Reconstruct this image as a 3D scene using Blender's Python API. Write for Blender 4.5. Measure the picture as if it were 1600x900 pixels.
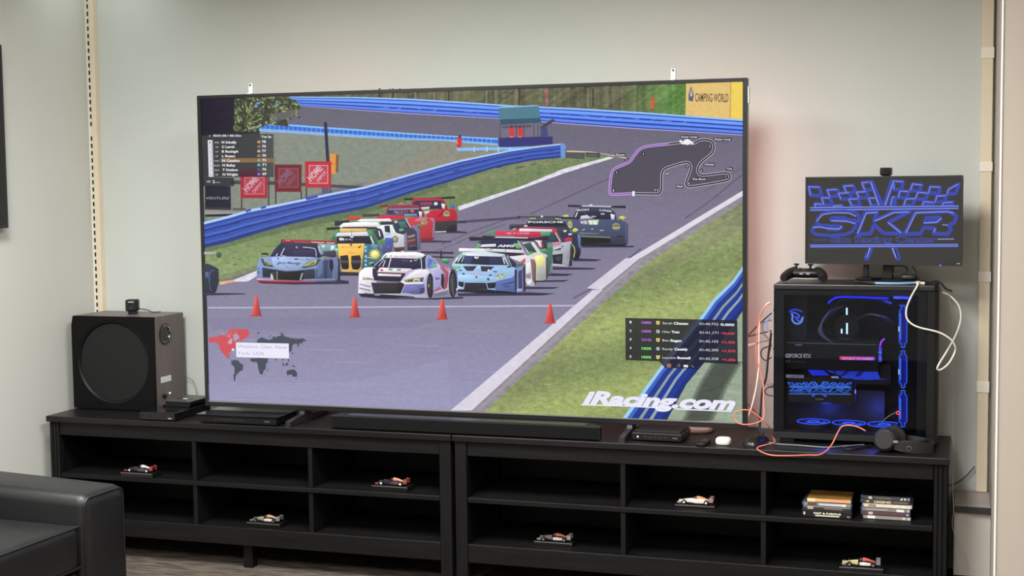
import bpy, bmesh, math, random
from mathutils import Vector, Matrix
from mathutils.geometry import tessellate_polygon
random.seed(11)
SC = bpy.context.scene
COL = SC.collection
for _o in list(bpy.data.objects): bpy.data.objects.remove(_o)

# ------------------------------------------------------------------ camera
FPX = 2195.48
YAW, PITCH, ROLL = .31, .0757, -.011
CAM = Vector((1.8204, -5.0102, 1.5274))
def cam_axes():
    cy, sy, cp, sp = math.cos(YAW), math.sin(YAW), math.cos(PITCH), math.sin(PITCH)
    f = Vector((-sy*cp, cy*cp, -sp)); r = Vector((cy, sy, 0)); u = r.cross(f)
    cr, sr = math.cos(ROLL), math.sin(ROLL)
    return r*cr+u*sr, u*cr-r*sr, f
RX, UX, FX = cam_axes()
cd = bpy.data.cameras.new('camera'); cam = bpy.data.objects.new('camera', cd); COL.objects.link(cam)
cd.sensor_width = 36; cd.lens = FPX/1600*36; cd.clip_start = .05
m = Matrix.Identity(4)
for i in range(3):
    m[i][0] = RX[i]; m[i][1] = UX[i]; m[i][2] = -FX[i]; m[i][3] = CAM[i]
cam.matrix_world = m
SC.camera = cam
def ray(x, y): return FX + RX*((x-800)/FPX) - UX*((y-450)/FPX)
def onY(x, y, Y): d = ray(x, y); return CAM + d*((Y-CAM.y)/d.y)
def onX(x, y, X): d = ray(x, y); return CAM + d*((X-CAM.x)/d.x)
def onZ(x, y, Z): d = ray(x, y); return CAM + d*((Z-CAM.z)/d.z)

# ------------------------------------------------------------------ world, lights, exposure
vs = SC.view_settings
vs.view_transform = 'Standard'; vs.look = 'None'; vs.exposure = 0; vs.gamma = 1; vs.use_curve_mapping = False
w = bpy.data.worlds.new('world'); SC.world = w; w.use_nodes = True
w.node_tree.nodes['Background'].inputs[0].default_value = (.85, .9, 1, 1)
w.node_tree.nodes['Background'].inputs[1].default_value = .05
CEIL = 2.75
def area(name, loc, size, energy, col, spread=180, target=None):
    l = bpy.data.lights.new(name, 'AREA'); l.shape = 'RECTANGLE'; l.size, l.size_y = size
    l.energy = energy; l.color = col; l.spread = math.radians(spread)
    o = bpy.data.objects.new(name, l); COL.objects.link(o); o.location = loc
    if target is not None:
        o.rotation_euler = (Vector(target)-Vector(loc)).to_track_quat('-Z', 'Y').to_euler()
    return o
LAMPS = [((-.75, -1.9), 90), ((.95, -1.9), 92), ((-.8, -4.3), 72), ((1.2, -4.3), 70), ((3.2, -4.3), 44)]
for i, ((lx, ly), e) in enumerate(LAMPS):
    area('ceiling_light_lamp', (lx, ly, CEIL-.03), (.56, 1.16), e, (1, 1, .985), 165)
DOWN = ((-1.62, .12), 1.3)
area('downlight_lamp', (*DOWN[0], CEIL-.03), (.09, .09), DOWN[1], (.92, 1, .96), 110)

# ------------------------------------------------------------------ helpers: materials
def lin(c):
    return tuple((v/255/12.92 if v/255 <= .04045 else ((v/255+.055)/1.055)**2.4) for v in c)
MATS = {}
def mat(name, rgb, rough=.5, metal=0, spec=.5, noise=None, bump=None, coat=0):
    """procedural Principled; noise=(scale, amount, stretch xyz); bump=(scale,strength)"""
    if name in MATS: return MATS[name]
    M = bpy.data.materials.new(name); M.use_nodes = True; nt = M.node_tree
    b = nt.nodes['Principled BSDF']; c = lin(rgb)
    b.inputs['Base Color'].default_value = (*c, 1); b.inputs['Roughness'].default_value = rough
    b.inputs['Metallic'].default_value = metal; b.inputs['Specular IOR Level'].default_value = spec
    b.inputs['Coat Weight'].default_value = coat
    if noise or bump:
        tc = nt.nodes.new('ShaderNodeTexCoord')
    if noise:
        mp = nt.nodes.new('ShaderNodeMapping'); nt.links.new(tc.outputs['Object'], mp.inputs[0])
        mp.inputs['Scale'].default_value = noise[2] if len(noise) > 2 else (1, 1, 1)
        n = nt.nodes.new('ShaderNodeTexNoise'); n.inputs['Scale'].default_value = noise[0]; n.inputs['Detail'].default_value = 5
        nt.links.new(mp.outputs[0], n.inputs[0])
        r = nt.nodes.new('ShaderNodeValToRGB'); a = noise[1]
        r.color_ramp.elements[0].position = .3; r.color_ramp.elements[1].position = .7
        r.color_ramp.elements[0].color = (*[v*(1-a) for v in c], 1); r.color_ramp.elements[1].color = (*[min(1, v*(1+a)) for v in c], 1)
        nt.links.new(n.outputs['Fac'], r.inputs[0]); nt.links.new(r.outputs[0], b.inputs['Base Color'])
    if bump:
        n2 = nt.nodes.new('ShaderNodeTexNoise'); n2.inputs['Scale'].default_value = bump[0]; n2.inputs['Detail'].default_value = 3
        nt.links.new(tc.outputs['Object'], n2.inputs[0])
        bp = nt.nodes.new('ShaderNodeBump'); bp.inputs['Strength'].default_value = bump[1]; bp.inputs['Distance'].default_value = .002
        nt.links.new(n2.outputs['Fac'], bp.inputs['Height']); nt.links.new(bp.outputs[0], b.inputs['Normal'])
    MATS[name] = M; return M
def emis(name, rgb, strength=1.0):
    if name in MATS: return MATS[name]
    M = bpy.data.materials.new(name); M.use_nodes = True; b = M.node_tree.nodes['Principled BSDF']
    b.inputs['Base Color'].default_value = (.02, .02, .02, 1)
    b.inputs['Emission Color'].default_value = (*lin(rgb), 1); b.inputs['Emission Strength'].default_value = strength
    MATS[name] = M; return M
def glass(name, tint, gloss=.06, rough=.03):
    M = bpy.data.materials.new(name); M.use_nodes = True; nt = M.node_tree; nt.nodes.clear()
    o = nt.nodes.new('ShaderNodeOutputMaterial'); t = nt.nodes.new('ShaderNodeBsdfTransparent'); g = nt.nodes.new('ShaderNodeBsdfGlossy')
    t.inputs[0].default_value = (*tint, 1); g.inputs['Roughness'].default_value = rough; g.inputs[0].default_value = (1, 1, 1, 1)
    mx = nt.nodes.new('ShaderNodeMixShader'); mx.inputs[0].default_value = gloss
    nt.links.new(t.outputs[0], mx.inputs[1]); nt.links.new(g.outputs[0], mx.inputs[2]); nt.links.new(mx.outputs[0], o.inputs[0])
    MATS[name] = M; return M
# ------------------------------------------------------------------ helpers: meshes
def NB(): return bmesh.new()
def box(bm, lo, hi, bev=0, seg=1):
    vs_ = [bm.verts.new((lo[0] if i & 1 == 0 else hi[0], lo[1] if i & 2 == 0 else hi[1], lo[2] if i & 4 == 0 else hi[2])) for i in range(8)]
    fs = [bm.faces.new([vs_[i] for i in q]) for q in ((0, 2, 3, 1), (4, 5, 7, 6), (0, 1, 5, 4), (2, 6, 7, 3), (0, 4, 6, 2), (1, 3, 7, 5))]
    if bev > 0:
        es = list({e for f in fs for e in f.edges})
        bmesh.ops.bevel(bm, geom=es, offset=bev, segments=seg, affect='EDGES', profile=.5)
    return bm
def prism(bm, pts, axis, a, b, bev=0):
    """polygon pts (2D) extruded along axis between a and b. axis 0:(u,v)=(y,z) 1:(x,z) 2:(x,y)"""
    def P(u, v, t): return ((t, u, v), (u, t, v), (u, v, t))[axis]
    n = len(pts)
    A = [bm.verts.new(P(u, v, a)) for u, v in pts]; B = [bm.verts.new(P(u, v, b)) for u, v in pts]
    f1 = bm.faces.new(A); f2 = bm.faces.new(B[::-1]); side = []
    for i in range(n): side.append(bm.faces.new((A[i], B[i], B[(i+1) % n], A[(i+1) % n])))
    if bev:
        bmesh.ops.bevel(bm, geom=list(f1.edges)+list(f2.edges), offset=bev, segments=1, affect='EDGES')
    return bm
def cyl(bm, p0, p1, r0, r1=None, n=20, caps=True):
    p0, p1 = Vector(p0), Vector(p1); r1 = r0 if r1 is None else r1
    d = (p1-p0).normalized(); a = d.orthogonal().normalized(); b = d.cross(a)
    A = [bm.verts.new(p0+(a*math.cos(2*math.pi*i/n)+b*math.sin(2*math.pi*i/n))*r0) for i in range(n)]
    B = [bm.verts.new(p1+(a*math.cos(2*math.pi*i/n)+b*math.sin(2*math.pi*i/n))*r1) for i in range(n)]
    for i in range(n): bm.faces.new((A[i], A[(i+1) % n], B[(i+1) % n], B[i]))
    if caps: bm.faces.new(A[::-1]); bm.faces.new(B)
    return bm
def lathe(bm, prof, c, axis=(0, 0, 1), n=28, a0=0, a1=2*math.pi):
    """prof: list of (radius, height along axis)"""
    c = Vector(c); d = Vector(axis).normalized(); a = d.orthogonal().normalized(); b = d.cross(a)
    full = abs(a1-a0-2*math.pi) < 1e-6; m_ = n if full else n+1
    rings = []
    for r, h in prof:
        if r < 1e-7: rings.append([bm.verts.new(c+d*h)])
        else: rings.append([bm.verts.new(c+d*h+(a*math.cos(a0+(a1-a0)*i/n)+b*math.sin(a0+(a1-a0)*i/n))*r) for i in range(m_)])
    for R0, R1 in zip(rings, rings[1:]):
        for i in range(n):
            j = (i+1) % n if full else i+1
            q = [R0[i % len(R0)], R0[j % len(R0)], R1[j % len(R1)], R1[i % len(R1)]]
            q2 = []
            for v in q:
                if v not in q2: q2.append(v)
            if len(q2) > 2:
                try: bm.faces.new(q2)
                except ValueError: pass
    return bm
def smooth_path(pts, k=6):
    pts = [Vector(p) for p in pts]; out = []
    for i in range(len(pts)-1):
        p0 = pts[max(i-1, 0)]; p1 = pts[i]; p2 = pts[i+1]; p3 = pts[min(i+2, len(pts)-1)]
        for s in range(k):
            t = s/k
            out.append(.5*((2*p1)+(p2-p0)*t+(2*p0-5*p1+4*p2-p3)*t*t+(3*p1-p0-3*p2+p3)*t**3))
    out.append(pts[-1]); return out
def tube(bm, pts, r, n=8, k=6, caps=True):
    P = smooth_path(pts, k) if k > 1 else [Vector(p) for p in pts]
    rings = []; prev = None
    for i, p in enumerate(P):
        d = (P[min(i+1, len(P)-1)]-P[max(i-1, 0)])
        d = d.normalized() if d.length > 1e-9 else Vector((0, 0, 1))
        a = d.orthogonal().normalized() if prev is None else (prev-d*prev.dot(d))
        a = a.normalized() if a.length > 1e-6 else d.orthogonal().normalized()
        prev = a; b = d.cross(a)
        rr = r(i/(len(P)-1)) if callable(r) else r
        rings.append([bm.verts.new(p+(a*math.cos(2*math.pi*j/n)+b*math.sin(2*math.pi*j/n))*rr) for j in range(n)])
    for A, B in zip(rings, rings[1:]):
        for j in range(n): bm.faces.new((A[j], A[(j+1) % n], B[(j+1) % n], B[j]))
    if caps: bm.faces.new(rings[0][::-1]); bm.faces.new(rings[-1])
    return bm
def loft(bm, sections, caps=True):
    """sections: list of lists of 3D points, equal count"""
    R = [[bm.verts.new(p) for p in s] for s in sections]; n = len(R[0])
    for A, B in zip(R, R[1:]):
        for j in range(n): bm.faces.new((A[j], A[(j+1) % n], B[(j+1) % n], B[j]))
    if caps: bm.faces.new(R[0][::-1]); bm.faces.new(R[-1])
    return bm
def obj(name, bm, material, parent=None, loc=None, smooth=False, rot=None):
    bmesh.ops.recalc_face_normals(bm, faces=bm.faces)
    me = bpy.data.meshes.new(name); bm.to_mesh(me); bm.free()
    if smooth is True: smooth = 50
    if smooth:
        for p in me.polygons: p.use_smooth = True
        me.set_sharp_from_angle(angle=math.radians(smooth))
    if material: me.materials.append(material)
    o = bpy.data.objects.new(name, me); COL.objects.link(o)
    if parent: o.parent = parent
    if loc: o.location = loc
    if rot: o.rotation_euler = rot
    return o
def tag(o, label, cat, group=None):
    o['label'] = label; o['category'] = cat
    if group: o['group'] = group
    return o
def thing(name, label, cat, loc=(0, 0, 0), rotz=0, group=None):
    o = bpy.data.objects.new(name, None); COL.objects.link(o); o.empty_display_size = .05
    o.location = loc; o.rotation_euler = (0, 0, rotz); return tag(o, label, cat, group)
def struct(name, bm, m_, parent=None, smooth=False):
    o = obj(name, bm, m_, parent, smooth=smooth)
    if parent is None: o['kind'] = 'structure'
    return o
def B(lo, hi, bev=0, seg=1): return box(NB(), lo, hi, bev, seg)
# ------------------------------------------------------------------ flat artwork (screens, print): coloured polygons in 2D, laid on a surface
class Art:
    def __init__(s): s.v = []; s.f = []; s.c = []; s.mi = []; s.L = 0; s.fr = (0, 0, 1); s.x = []; s.tx = 0; s.shade = 0
    def frame(s, x0=0, y0=0, k=1): s.fr = (x0, y0, k); return s
    def T(s, p): x0, y0, k = s.fr; return (x0+p[0]/k, y0+p[1]/k)
    def _tri(s, a, b, c, fn, al, sub, dep=0):
        if sub and dep < 15:
            e = [math.dist(a, b), math.dist(b, c), math.dist(c, a)]; m_ = max(e)
            if m_ > sub:
                i = e.index(m_); p = (a, b, c); q0, q1, q2 = p[i], p[(i+1) % 3], p[(i+2) % 3]
                mid = ((q0[0]+q1[0])/2, (q0[1]+q1[1])/2)
                s._tri(q0, mid, q2, fn, al, sub, dep+1); s._tri(mid, q1, q2, fn, al, sub, dep+1); return
        n = len(s.v)
        for p in (a, b, c):
            s.x.append(s.tx); s.v.append((p[0], p[1], s.L)); s.c.append((*fn(p[0], p[1]), al))
        s.f.append((n, n+1, n+2)); s.mi.append(0 if al >= 1 else 1)
    def raw(s, pts, col, al=1, sub=0):
        s.L += 1
        fn = col if callable(col) else (lambda x, y, _c=lin(col): _c)
        if s.shade and not callable(col):
            ya_, yb_ = min(p[1] for p in pts), max(p[1] for p in pts); xa_, xb_ = min(p[0] for p in pts), max(p[0] for p in pts); c0 = lin(col); k = s.shade
            fn = lambda x, y: tuple(q*(1+k*(.5-(y-ya_)/max(yb_-ya_, 1e-3))+.4*k*(.5-(x-xa_)/max(xb_-xa_, 1e-3))) for q in c0)
        for t in tessellate_polygon([[Vector((p[0], p[1], 0)) for p in pts]]):
            s._tri(*[pts[i] if not isinstance(i, Vector) else i for i in t], fn, al, sub)
        return s
    def poly(s, pts, col, al=1, sub=0):
        if isinstance(pts, str): pts = [tuple(float(q) for q in p.split(',')) for p in pts.split()]
        return s.raw([s.T(p) for p in pts], col, al, sub)
    def ell(s, cx, cy, rx, ry, col, n=16, al=1):
        return s.poly([(cx+rx*math.cos(2*math.pi*i/n), cy+ry*math.sin(2*math.pi*i/n)) for i in range(n)], col, al)
    def stroke(s, pts, w_, col, closed=False, al=1, rnd=True, smooth=0):
        if isinstance(pts, str): pts = [tuple(float(q) for q in p.split(',')) for p in pts.split()]
        pts = [s.T(p) for p in pts]; w_ = w_/s.fr[2]
        if closed: pts = pts+[pts[0]]
        if smooth: pts = [(p.x, p.y) for p in smooth_path([(p[0], p[1], 0) for p in pts], smooth)]
        s.L += 1; fn = (lambda x, y, _c=lin(col): _c) if not callable(col) else col
        h = w_/2
        for a, b in zip(pts, pts[1:]):
            d = math.dist(a, b)
            if d < 1e-6: continue
            nx, ny = -(b[1]-a[1])/d*h, (b[0]-a[0])/d*h
            q = [(a[0]+nx, a[1]+ny), (b[0]+nx, b[1]+ny), (b[0]-nx, b[1]-ny), (a[0]-nx, a[1]-ny)]
            s._tri(q[0], q[1], q[2], fn, al, 0); s._tri(q[0], q[2], q[3], fn, al, 0)
        if rnd:
            for p in (pts[1:-1] if not closed else pts[:-1]):
                if h < .25: continue
                ring = [(p[0]+h*math.cos(i*math.pi/3), p[1]+h*math.sin(i*math.pi/3)) for i in range(6)]
                for i in range(1, 5): s._tri(ring[0], ring[i], ring[i+1], fn, al, 0)
        return s
    def strip(s, top, bot, ts, cols, n=0):
        """bands between two polylines of equal count; ts has len(cols)+1"""
        if isinstance(top, str): top = [tuple(float(q) for q in p.split(',')) for p in top.split()]
        if isinstance(bot, str): bot = [tuple(float(q) for q in p.split(',')) for p in bot.split()]
        mixp = lambda a, b, t: (a[0]+(b[0]-a[0])*t, a[1]+(b[1]-a[1])*t)
        for k, c in enumerate(cols):
            A_ = [mixp(a, b, ts[k]) for a, b in zip(top, bot)]; B_ = [mixp(a, b, ts[k+1]) for a, b in zip(top, bot)]
            s.poly(A_+B_[::-1], c)
        return s
    def text(s, t, x, y, h, col, w_=None, bold=.0, shear=0, ang=0, al=1, slope=None):
        """left-baseline at x,y; cap height h; total width w_ ; ang in radians (image, clockwise positive)"""
        tris, W_ = text_tris(t, bold, shear)
        x, y = s.T((x, y)); h = h/s.fr[2]; sy = h/.7
        sx = sy if w_ is None else (w_/s.fr[2])/W_
        ca, sa = math.cos(ang), math.sin(ang); s.L += 1; c = lin(col); fn = lambda *_: c
        for tr in tris:
            q = []
            for (px, py) in tr:
                px *= sx; py *= -sy
                q.append((x+px*ca-py*sa, y+px*sa+py*ca))
            s._tri(*q, fn, al, 0)
        return s
    def build(s, name, mp, mats_, parent=None, eps=1.2e-5):
        me = bpy.data.meshes.new(name)
        me.from_pydata([mp(x, y, L*eps) for x, y, L in s.v], [], s.f)
        ca = me.color_attributes.new('Col', 'FLOAT_COLOR', 'POINT')
        ca.data.foreach_set('color', [q for c in s.c for q in c])
        at = me.attributes.new('Tex', 'FLOAT', 'POINT'); at.data.foreach_set('value', s.x)
        for m_ in mats_: me.materials.append(m_)
        me.polygons.foreach_set('material_index', s.mi)
        o = bpy.data.objects.new(name, me); COL.objects.link(o)
        if parent: o.parent = parent
        return o
_TC = {}
def text_tris(t, bold=0, shear=0):
    k = (t, bold, shear)
    if k in _TC: return _TC[k]
    cu = bpy.data.curves.new('txt', 'FONT'); cu.body = t; cu.offset = bold; cu.shear = shear; cu.resolution_u = 3
    o = bpy.data.objects.new('txt', cu); COL.objects.link(o)
    me = bpy.data.meshes.new_from_object(o)
    me.calc_loop_triangles()
    xs = [v.co.x for v in me.vertices]; x0, x1 = (min(xs), max(xs)) if xs else (0, 1)
    tris = [[(me.vertices[i].co.x-x0, me.vertices[i].co.y) for i in tr.vertices] for tr in me.loop_triangles]
    bpy.data.objects.remove(o); bpy.data.curves.remove(cu); bpy.data.meshes.remove(me)
    _TC[k] = (tris, max(x1-x0, 1e-4)); return _TC[k]
def art_mats(name, strength=1.0, printed=False, gloss=.25, noise=0):
    out = []
    for al in (0, 1):
        M = bpy.data.materials.new(name+('_clear' if al else '')); M.use_nodes = True; nt = M.node_tree
        b = nt.nodes['Principled BSDF']; a = nt.nodes.new('ShaderNodeAttribute'); a.attribute_name = 'Col'
        src = a.outputs['Color']
        if noise:
            at = nt.nodes.new('ShaderNodeAttribute'); at.attribute_name = 'Tex'; tcn = nt.nodes.new('ShaderNodeTexCoord')
            mpn = nt.nodes.new('ShaderNodeMapping'); mpn.inputs['Scale'].default_value = (1, 1, 1.9); nt.links.new(tcn.outputs['Object'], mpn.inputs[0])
            nz = nt.nodes.new('ShaderNodeTexNoise'); nz.inputs['Scale'].default_value = noise; nz.inputs['Detail'].default_value = 7; nz.inputs['Roughness'].default_value = .7
            nt.links.new(mpn.outputs[0], nz.inputs[0])
            sb_ = nt.nodes.new('ShaderNodeMath'); sb_.operation = 'SUBTRACT'; sb_.inputs[1].default_value = .5; nt.links.new(nz.outputs['Fac'], sb_.inputs[0])
            ml = nt.nodes.new('ShaderNodeMath'); ml.operation = 'MULTIPLY_ADD'; ml.inputs[2].default_value = 1; nt.links.new(sb_.outputs[0], ml.inputs[0]); nt.links.new(at.outputs['Fac'], ml.inputs[1])
            vm = nt.nodes.new('ShaderNodeVectorMath'); vm.operation = 'SCALE'; nt.links.new(a.outputs['Color'], vm.inputs[0]); nt.links.new(ml.outputs[0], vm.inputs['Scale']); src = vm.outputs[0]
        if printed:
            nt.links.new(src, b.inputs['Base Color']); b.inputs['Roughness'].default_value = .4
        else:
            b.inputs['Base Color'].default_value = (.004, .004, .004, 1); b.inputs['Roughness'].default_value = gloss
            b.inputs['Specular IOR Level'].default_value = .2
            nt.links.new(src, b.inputs['Emission Color']); b.inputs['Emission Strength'].default_value = strength
        if al: nt.links.new(a.outputs['Alpha'], b.inputs['Alpha'])
        M.use_transparent_shadow = True
        out.append(M)
    return out
# ================================================================== structure
YW = .335                      # back wall face
XLW, XRW = -1.82, 1.93         # left wall face, side of the right pier
Mwall = mat('wall_paint', (196, 200, 194), .75, spec=.25, noise=(1.5, .03), bump=(260, .12))
Mwall_l = mat('wall_paint_left', (200, 201, 194), .75, spec=.25, noise=(1.5, .03), bump=(260, .12))
Mpier = mat('pier_paint', (178, 166, 154), .75, spec=.25, noise=(1.2, .03), bump=(260, .1))
Mceil = mat('ceiling_tile', (215, 213, 205), .9, noise=(60, .05))
Mbase = mat('dark_baseboard', (44, 41, 41), .55, noise=(30, .1))
struct('wall_back', B((XLW-.1, YW, 0), (XRW+.02, YW+.1, CEIL)), Mwall)
struct('wall_left', B((XLW-.1, -7, 0), (XLW, YW, CEIL)), Mwall_l)
struct('wall_right', B((XRW, -.56, 0), (4.4, YW+.1, CEIL)), Mpier)
struct('wall_far_right', B((4.3, -7, 0), (4.4, -.56, CEIL)), Mpier)
struct('wall_front', B((XLW-.1, -7.1, 0), (4.4, -7, CEIL)), Mwall_l)
struct('ceiling', B((XLW-.1, -7.1, CEIL), (4.4, YW+.1, CEIL+.08)), Mceil)
# carpet: streaky grey brown
Mc = bpy.data.materials.new('carpet'); Mc.use_nodes = True; nt = Mc.node_tree; b_ = nt.nodes['Principled BSDF']; b_.inputs['Roughness'].default_value = .95
b_.inputs['Specular IOR Level'].default_value = .1
tc = nt.nodes.new('ShaderNodeTexCoord'); mp_ = nt.nodes.new('ShaderNodeMapping'); mp_.inputs['Scale'].default_value = (9, 70, 1); mp_.inputs['Rotation'].default_value = (0, 0, .5)
n1 = nt.nodes.new('ShaderNodeTexNoise'); n1.inputs['Scale'].default_value = 1; n1.inputs['Detail'].default_value = 6
rp = nt.nodes.new('ShaderNodeValToRGB'); rp.color_ramp.elements[0].position = .35; rp.color_ramp.elements[1].position = .68
rp.color_ramp.elements[0].color = (*lin((66, 59, 54)), 1); rp.color_ramp.elements[1].color = (*lin((122, 111, 101)), 1)
n2 = nt.nodes.new('ShaderNodeTexNoise'); n2.inputs['Scale'].default_value = 400
bp_ = nt.nodes.new('ShaderNodeBump'); bp_.inputs['Strength'].default_value = .5; bp_.inputs['Distance'].default_value = .004
nt.links.new(tc.outputs['Object'], mp_.inputs[0]); nt.links.new(mp_.outputs[0], n1.inputs[0]); nt.links.new(n1.outputs['Fac'], rp.inputs[0])
nt.links.new(rp.outputs[0], b_.inputs['Base Color']); nt.links.new(tc.outputs['Object'], n2.inputs[0]); nt.links.new(n2.outputs['Fac'], bp_.inputs['Height']); nt.links.new(bp_.outputs[0], b_.inputs['Normal'])
struct('floor', B((XLW-.1, -7.1, -.06), (4.4, YW+.1, 0)), Mc)
struct('baseboard_back', B((XLW, YW-.012, 0), (XRW, YW, .085), .003), Mbase)
struct('baseboard_left', B((XLW, -7, 0), (XLW+.012, YW-.012, .085), .003), Mbase)
# bright metal corner bead on the pier edge
struct('trim_1', cyl(NB(), (XRW, -.56, 0), (XRW, -.56, CEIL), .004, n=10), mat('corner_bead', (225, 224, 215), .5), smooth=True)
# grey boxed-in ledge in the gap between console and pier
lg = struct('trim_2', B((1.806, .07, .358), (XRW, YW, .381), .003), mat('ledge_grey', (158, 150, 144), .5, noise=(20, .06)))
struct('ledge_panel', B((1.808, .082, .13), (XRW, .1, .356), .001), mat('ledge_panel', (200, 196, 187), .6), lg)
struct('ledge_nosing', B((1.806, .064, .357), (XRW, .0698, .380), .002), mat('ledge_edge', (52, 49, 48), .5), lg)
struct('ledge_kick', B((1.808, .12, 0), (XRW, .14, .13)), Mbase, lg)
# ceiling light fittings (the lamps sit in them)
for i, ((lx, ly), e) in enumerate(LAMPS):
    t = thing('ceiling_light', 'white recessed ceiling light panel above the room', 'ceiling light', (lx, ly, CEIL), 0, 'ceiling light panels')
    bm = NB()
    for s in (-1, 1):
        box(bm, (s*.3-.02, -.6, -.025), (s*.3+.02, .6, 0)); box(bm, (-.28, s*.6-.02, -.025), (.28, s*.6+.02, 0))
    obj('frame', bm, mat('lamp_frame', (225, 225, 222), .5), t)
    obj('diffuser', B((-.28, -.58, -.012), (.28, .58, -.002)), emis('lamp_diffuser', (255, 250, 235), 1.2), t)

t = thing('downlight', 'small round recessed downlight in the ceiling corner above the slotted upright', 'downlight', (*DOWN[0], CEIL))
obj('ring', lathe(NB(), [(.065, 0), (.085, 0), (.083, -.006), (.068, -.008), (.065, 0)], (0, 0, 0), n=32), mat('lamp_frame', (225, 225, 222), .5), t, smooth=40)
obj('lens', lathe(NB(), [(0, -.003), (.064, -.003), (.064, -.001), (0, -.001)], (0, 0, 0), n=32), emis('lamp_diffuser', (255, 250, 235), 1.2), t)
# ================================================================== wall uprights
Mcream = mat('cream_metal', (222, 208, 182), .45, noise=(8, .03))
Mcream2 = mat('cream_light', (226, 222, 206), .45)
Mhole = mat('slot_dark', (40, 34, 28), .8)
t = thing('slotted_upright', 'cream slotted metal shelf upright in the corner beside the subwoofer', 'shelf upright', (-1.797, YW, 0))
bm = NB(); zt = CEIL-.002; z0 = .09
ya, yb = -.022, -.019
box(bm, (-.023, ya, z0), (-.0155, yb, zt)); box(bm, (-.0065, ya, z0), (-.001, yb, zt))
pit = .0317; k = 0; z = z0; zs = [onY(137, y, YW).z for y in (11.3, 45)]
zz0 = zs[0] % pit
zc = z0+((zz0-z0) % pit)
prev = z0
while zc < zt-.02:
    if 1.70 < zc < 1.80 and 1.735 < zc < 1.79: zc += pit; continue
    box(bm, (-.0155, ya, prev), (-.0065, yb, zc-.0095)); prev = zc+.0095; zc += pit
box(bm, (-.0155, ya, prev), (-.0065, yb, zt))
obj('slotted_face', bm, Mcream2, t)
obj('channel_back', B((-.023, -.006, z0), (-.001, -.0005, zt)), Mhole, t)
bm = NB(); box(bm, (-.001, -.03, z0), (.022, -.0005, zt), .001)
obj('side_cover', bm, Mcream, t)
t = thing('covered_upright', 'cream covered shelf upright with pale clips beside the right pier', 'shelf upright', (1.9, YW, .382))
obj('cover', B((-.018, -.03, 0), (.021, -.0005, CEIL-.384), .002), Mcream, t)
for a, b in ((1.945, 1.984), (1.544, 1.578), (1.148, 1.185), (.747, .787)):
    obj('clip', B((-.0205, -.033, a-.382), (.0235, -.0005, b-.382), .001), mat('clip_white', (236, 228, 212), .45), t)

# ================================================================== media consoles
ZT = .585; YF = -.1363; YB = .30
Mwood = mat('black_oak', (19, 18, 18), .5, spec=.22, noise=(5, .28, (1, 8, 14)), bump=(60, .25))
Mwood_t = mat('black_oak_top', (22, 19, 20), .36, spec=.35, noise=(5, .22, (1, 12, 1)), bump=(50, .15))
Mwood_v = mat('black_oak_upright', (18, 17, 18), .5, spec=.22, noise=(5, .28, (14, 8, 1)), bump=(60, .25))
def console(x0, x1, divs, label, fl, fr):
    t = thing('media_console', label, 'media console', (x0, YF, 0)); L = x1-x0; D = YB-YF
    obj('top', B((0, 0, .561), (L, D, ZT), .003, 2), Mwood_t, t)
    # corner posts / legs, the outer ones fluted
    for (a, b, flute) in ((.006, .052, fl), (L-.052, L-.006, fr)):
        bm = NB()
        if flute:
            wd = (b-a)/3
            for q in range(3): box(bm, (a+q*wd+.0012, .012, 0), (a+(q+1)*wd-.0012, .05, .561), .003)
            box(bm, (a+.003, .018, 0), (b-.003, .05, .561))
        else: box(bm, (a, .012, 0), (b, .05, .561), .002)
        obj('leg', bm, Mwood_v, t)
        obj('leg', B((a, D-.05, 0), (b, D-.005, .561), .002), Mwood_v, t)
        obj('side_panel', B((a+.012, .05, .1), (b-.012, D-.05, .561)), Mwood_v, t)
    obj('top_rail', B((.053, .018, .505), (L-.053, .038, .5605), .002), Mwood, t)
    obj('bottom_rail', B((.053, .014, .100), (L-.053, .034, .170), .002), Mwood, t)
    obj('shelf', B((.053, .016, .328), (L-.053, D-.012, .347), .002), Mwood, t)
    obj('bottom_shelf', B((.053, .035, .148), (L-.053, D-.012, .166), .001), Mwood, t)
    obj('back_panel', B((.04, D-.011, .1), (L-.04, D-.004, .56)), Mwood, t)
    for d in divs:
        obj('divider', B((d-x0-.009, .022, .1665), (d-x0+.009, D-.012, .3275), .001), Mwood_v, t)
        obj('divider', B((d-x0-.009, .022, .3475), (d-x0+.009, D-.012, .5605), .001), Mwood_v, t)
    obj('centre_foot', B((L/2-.02, .05, 0), (L/2+.02, .09, .1475), .002), Mwood_v, t)
    return t
console(-1.7646, .0125, (-1.09, -.58), 'long black wooden media console under the subwoofer with open cubbies', True, False)
console(.0165, 1.7935, (.665, 1.17), 'long black wooden media console under the desktop computer with open cubbies', False, True)

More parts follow.
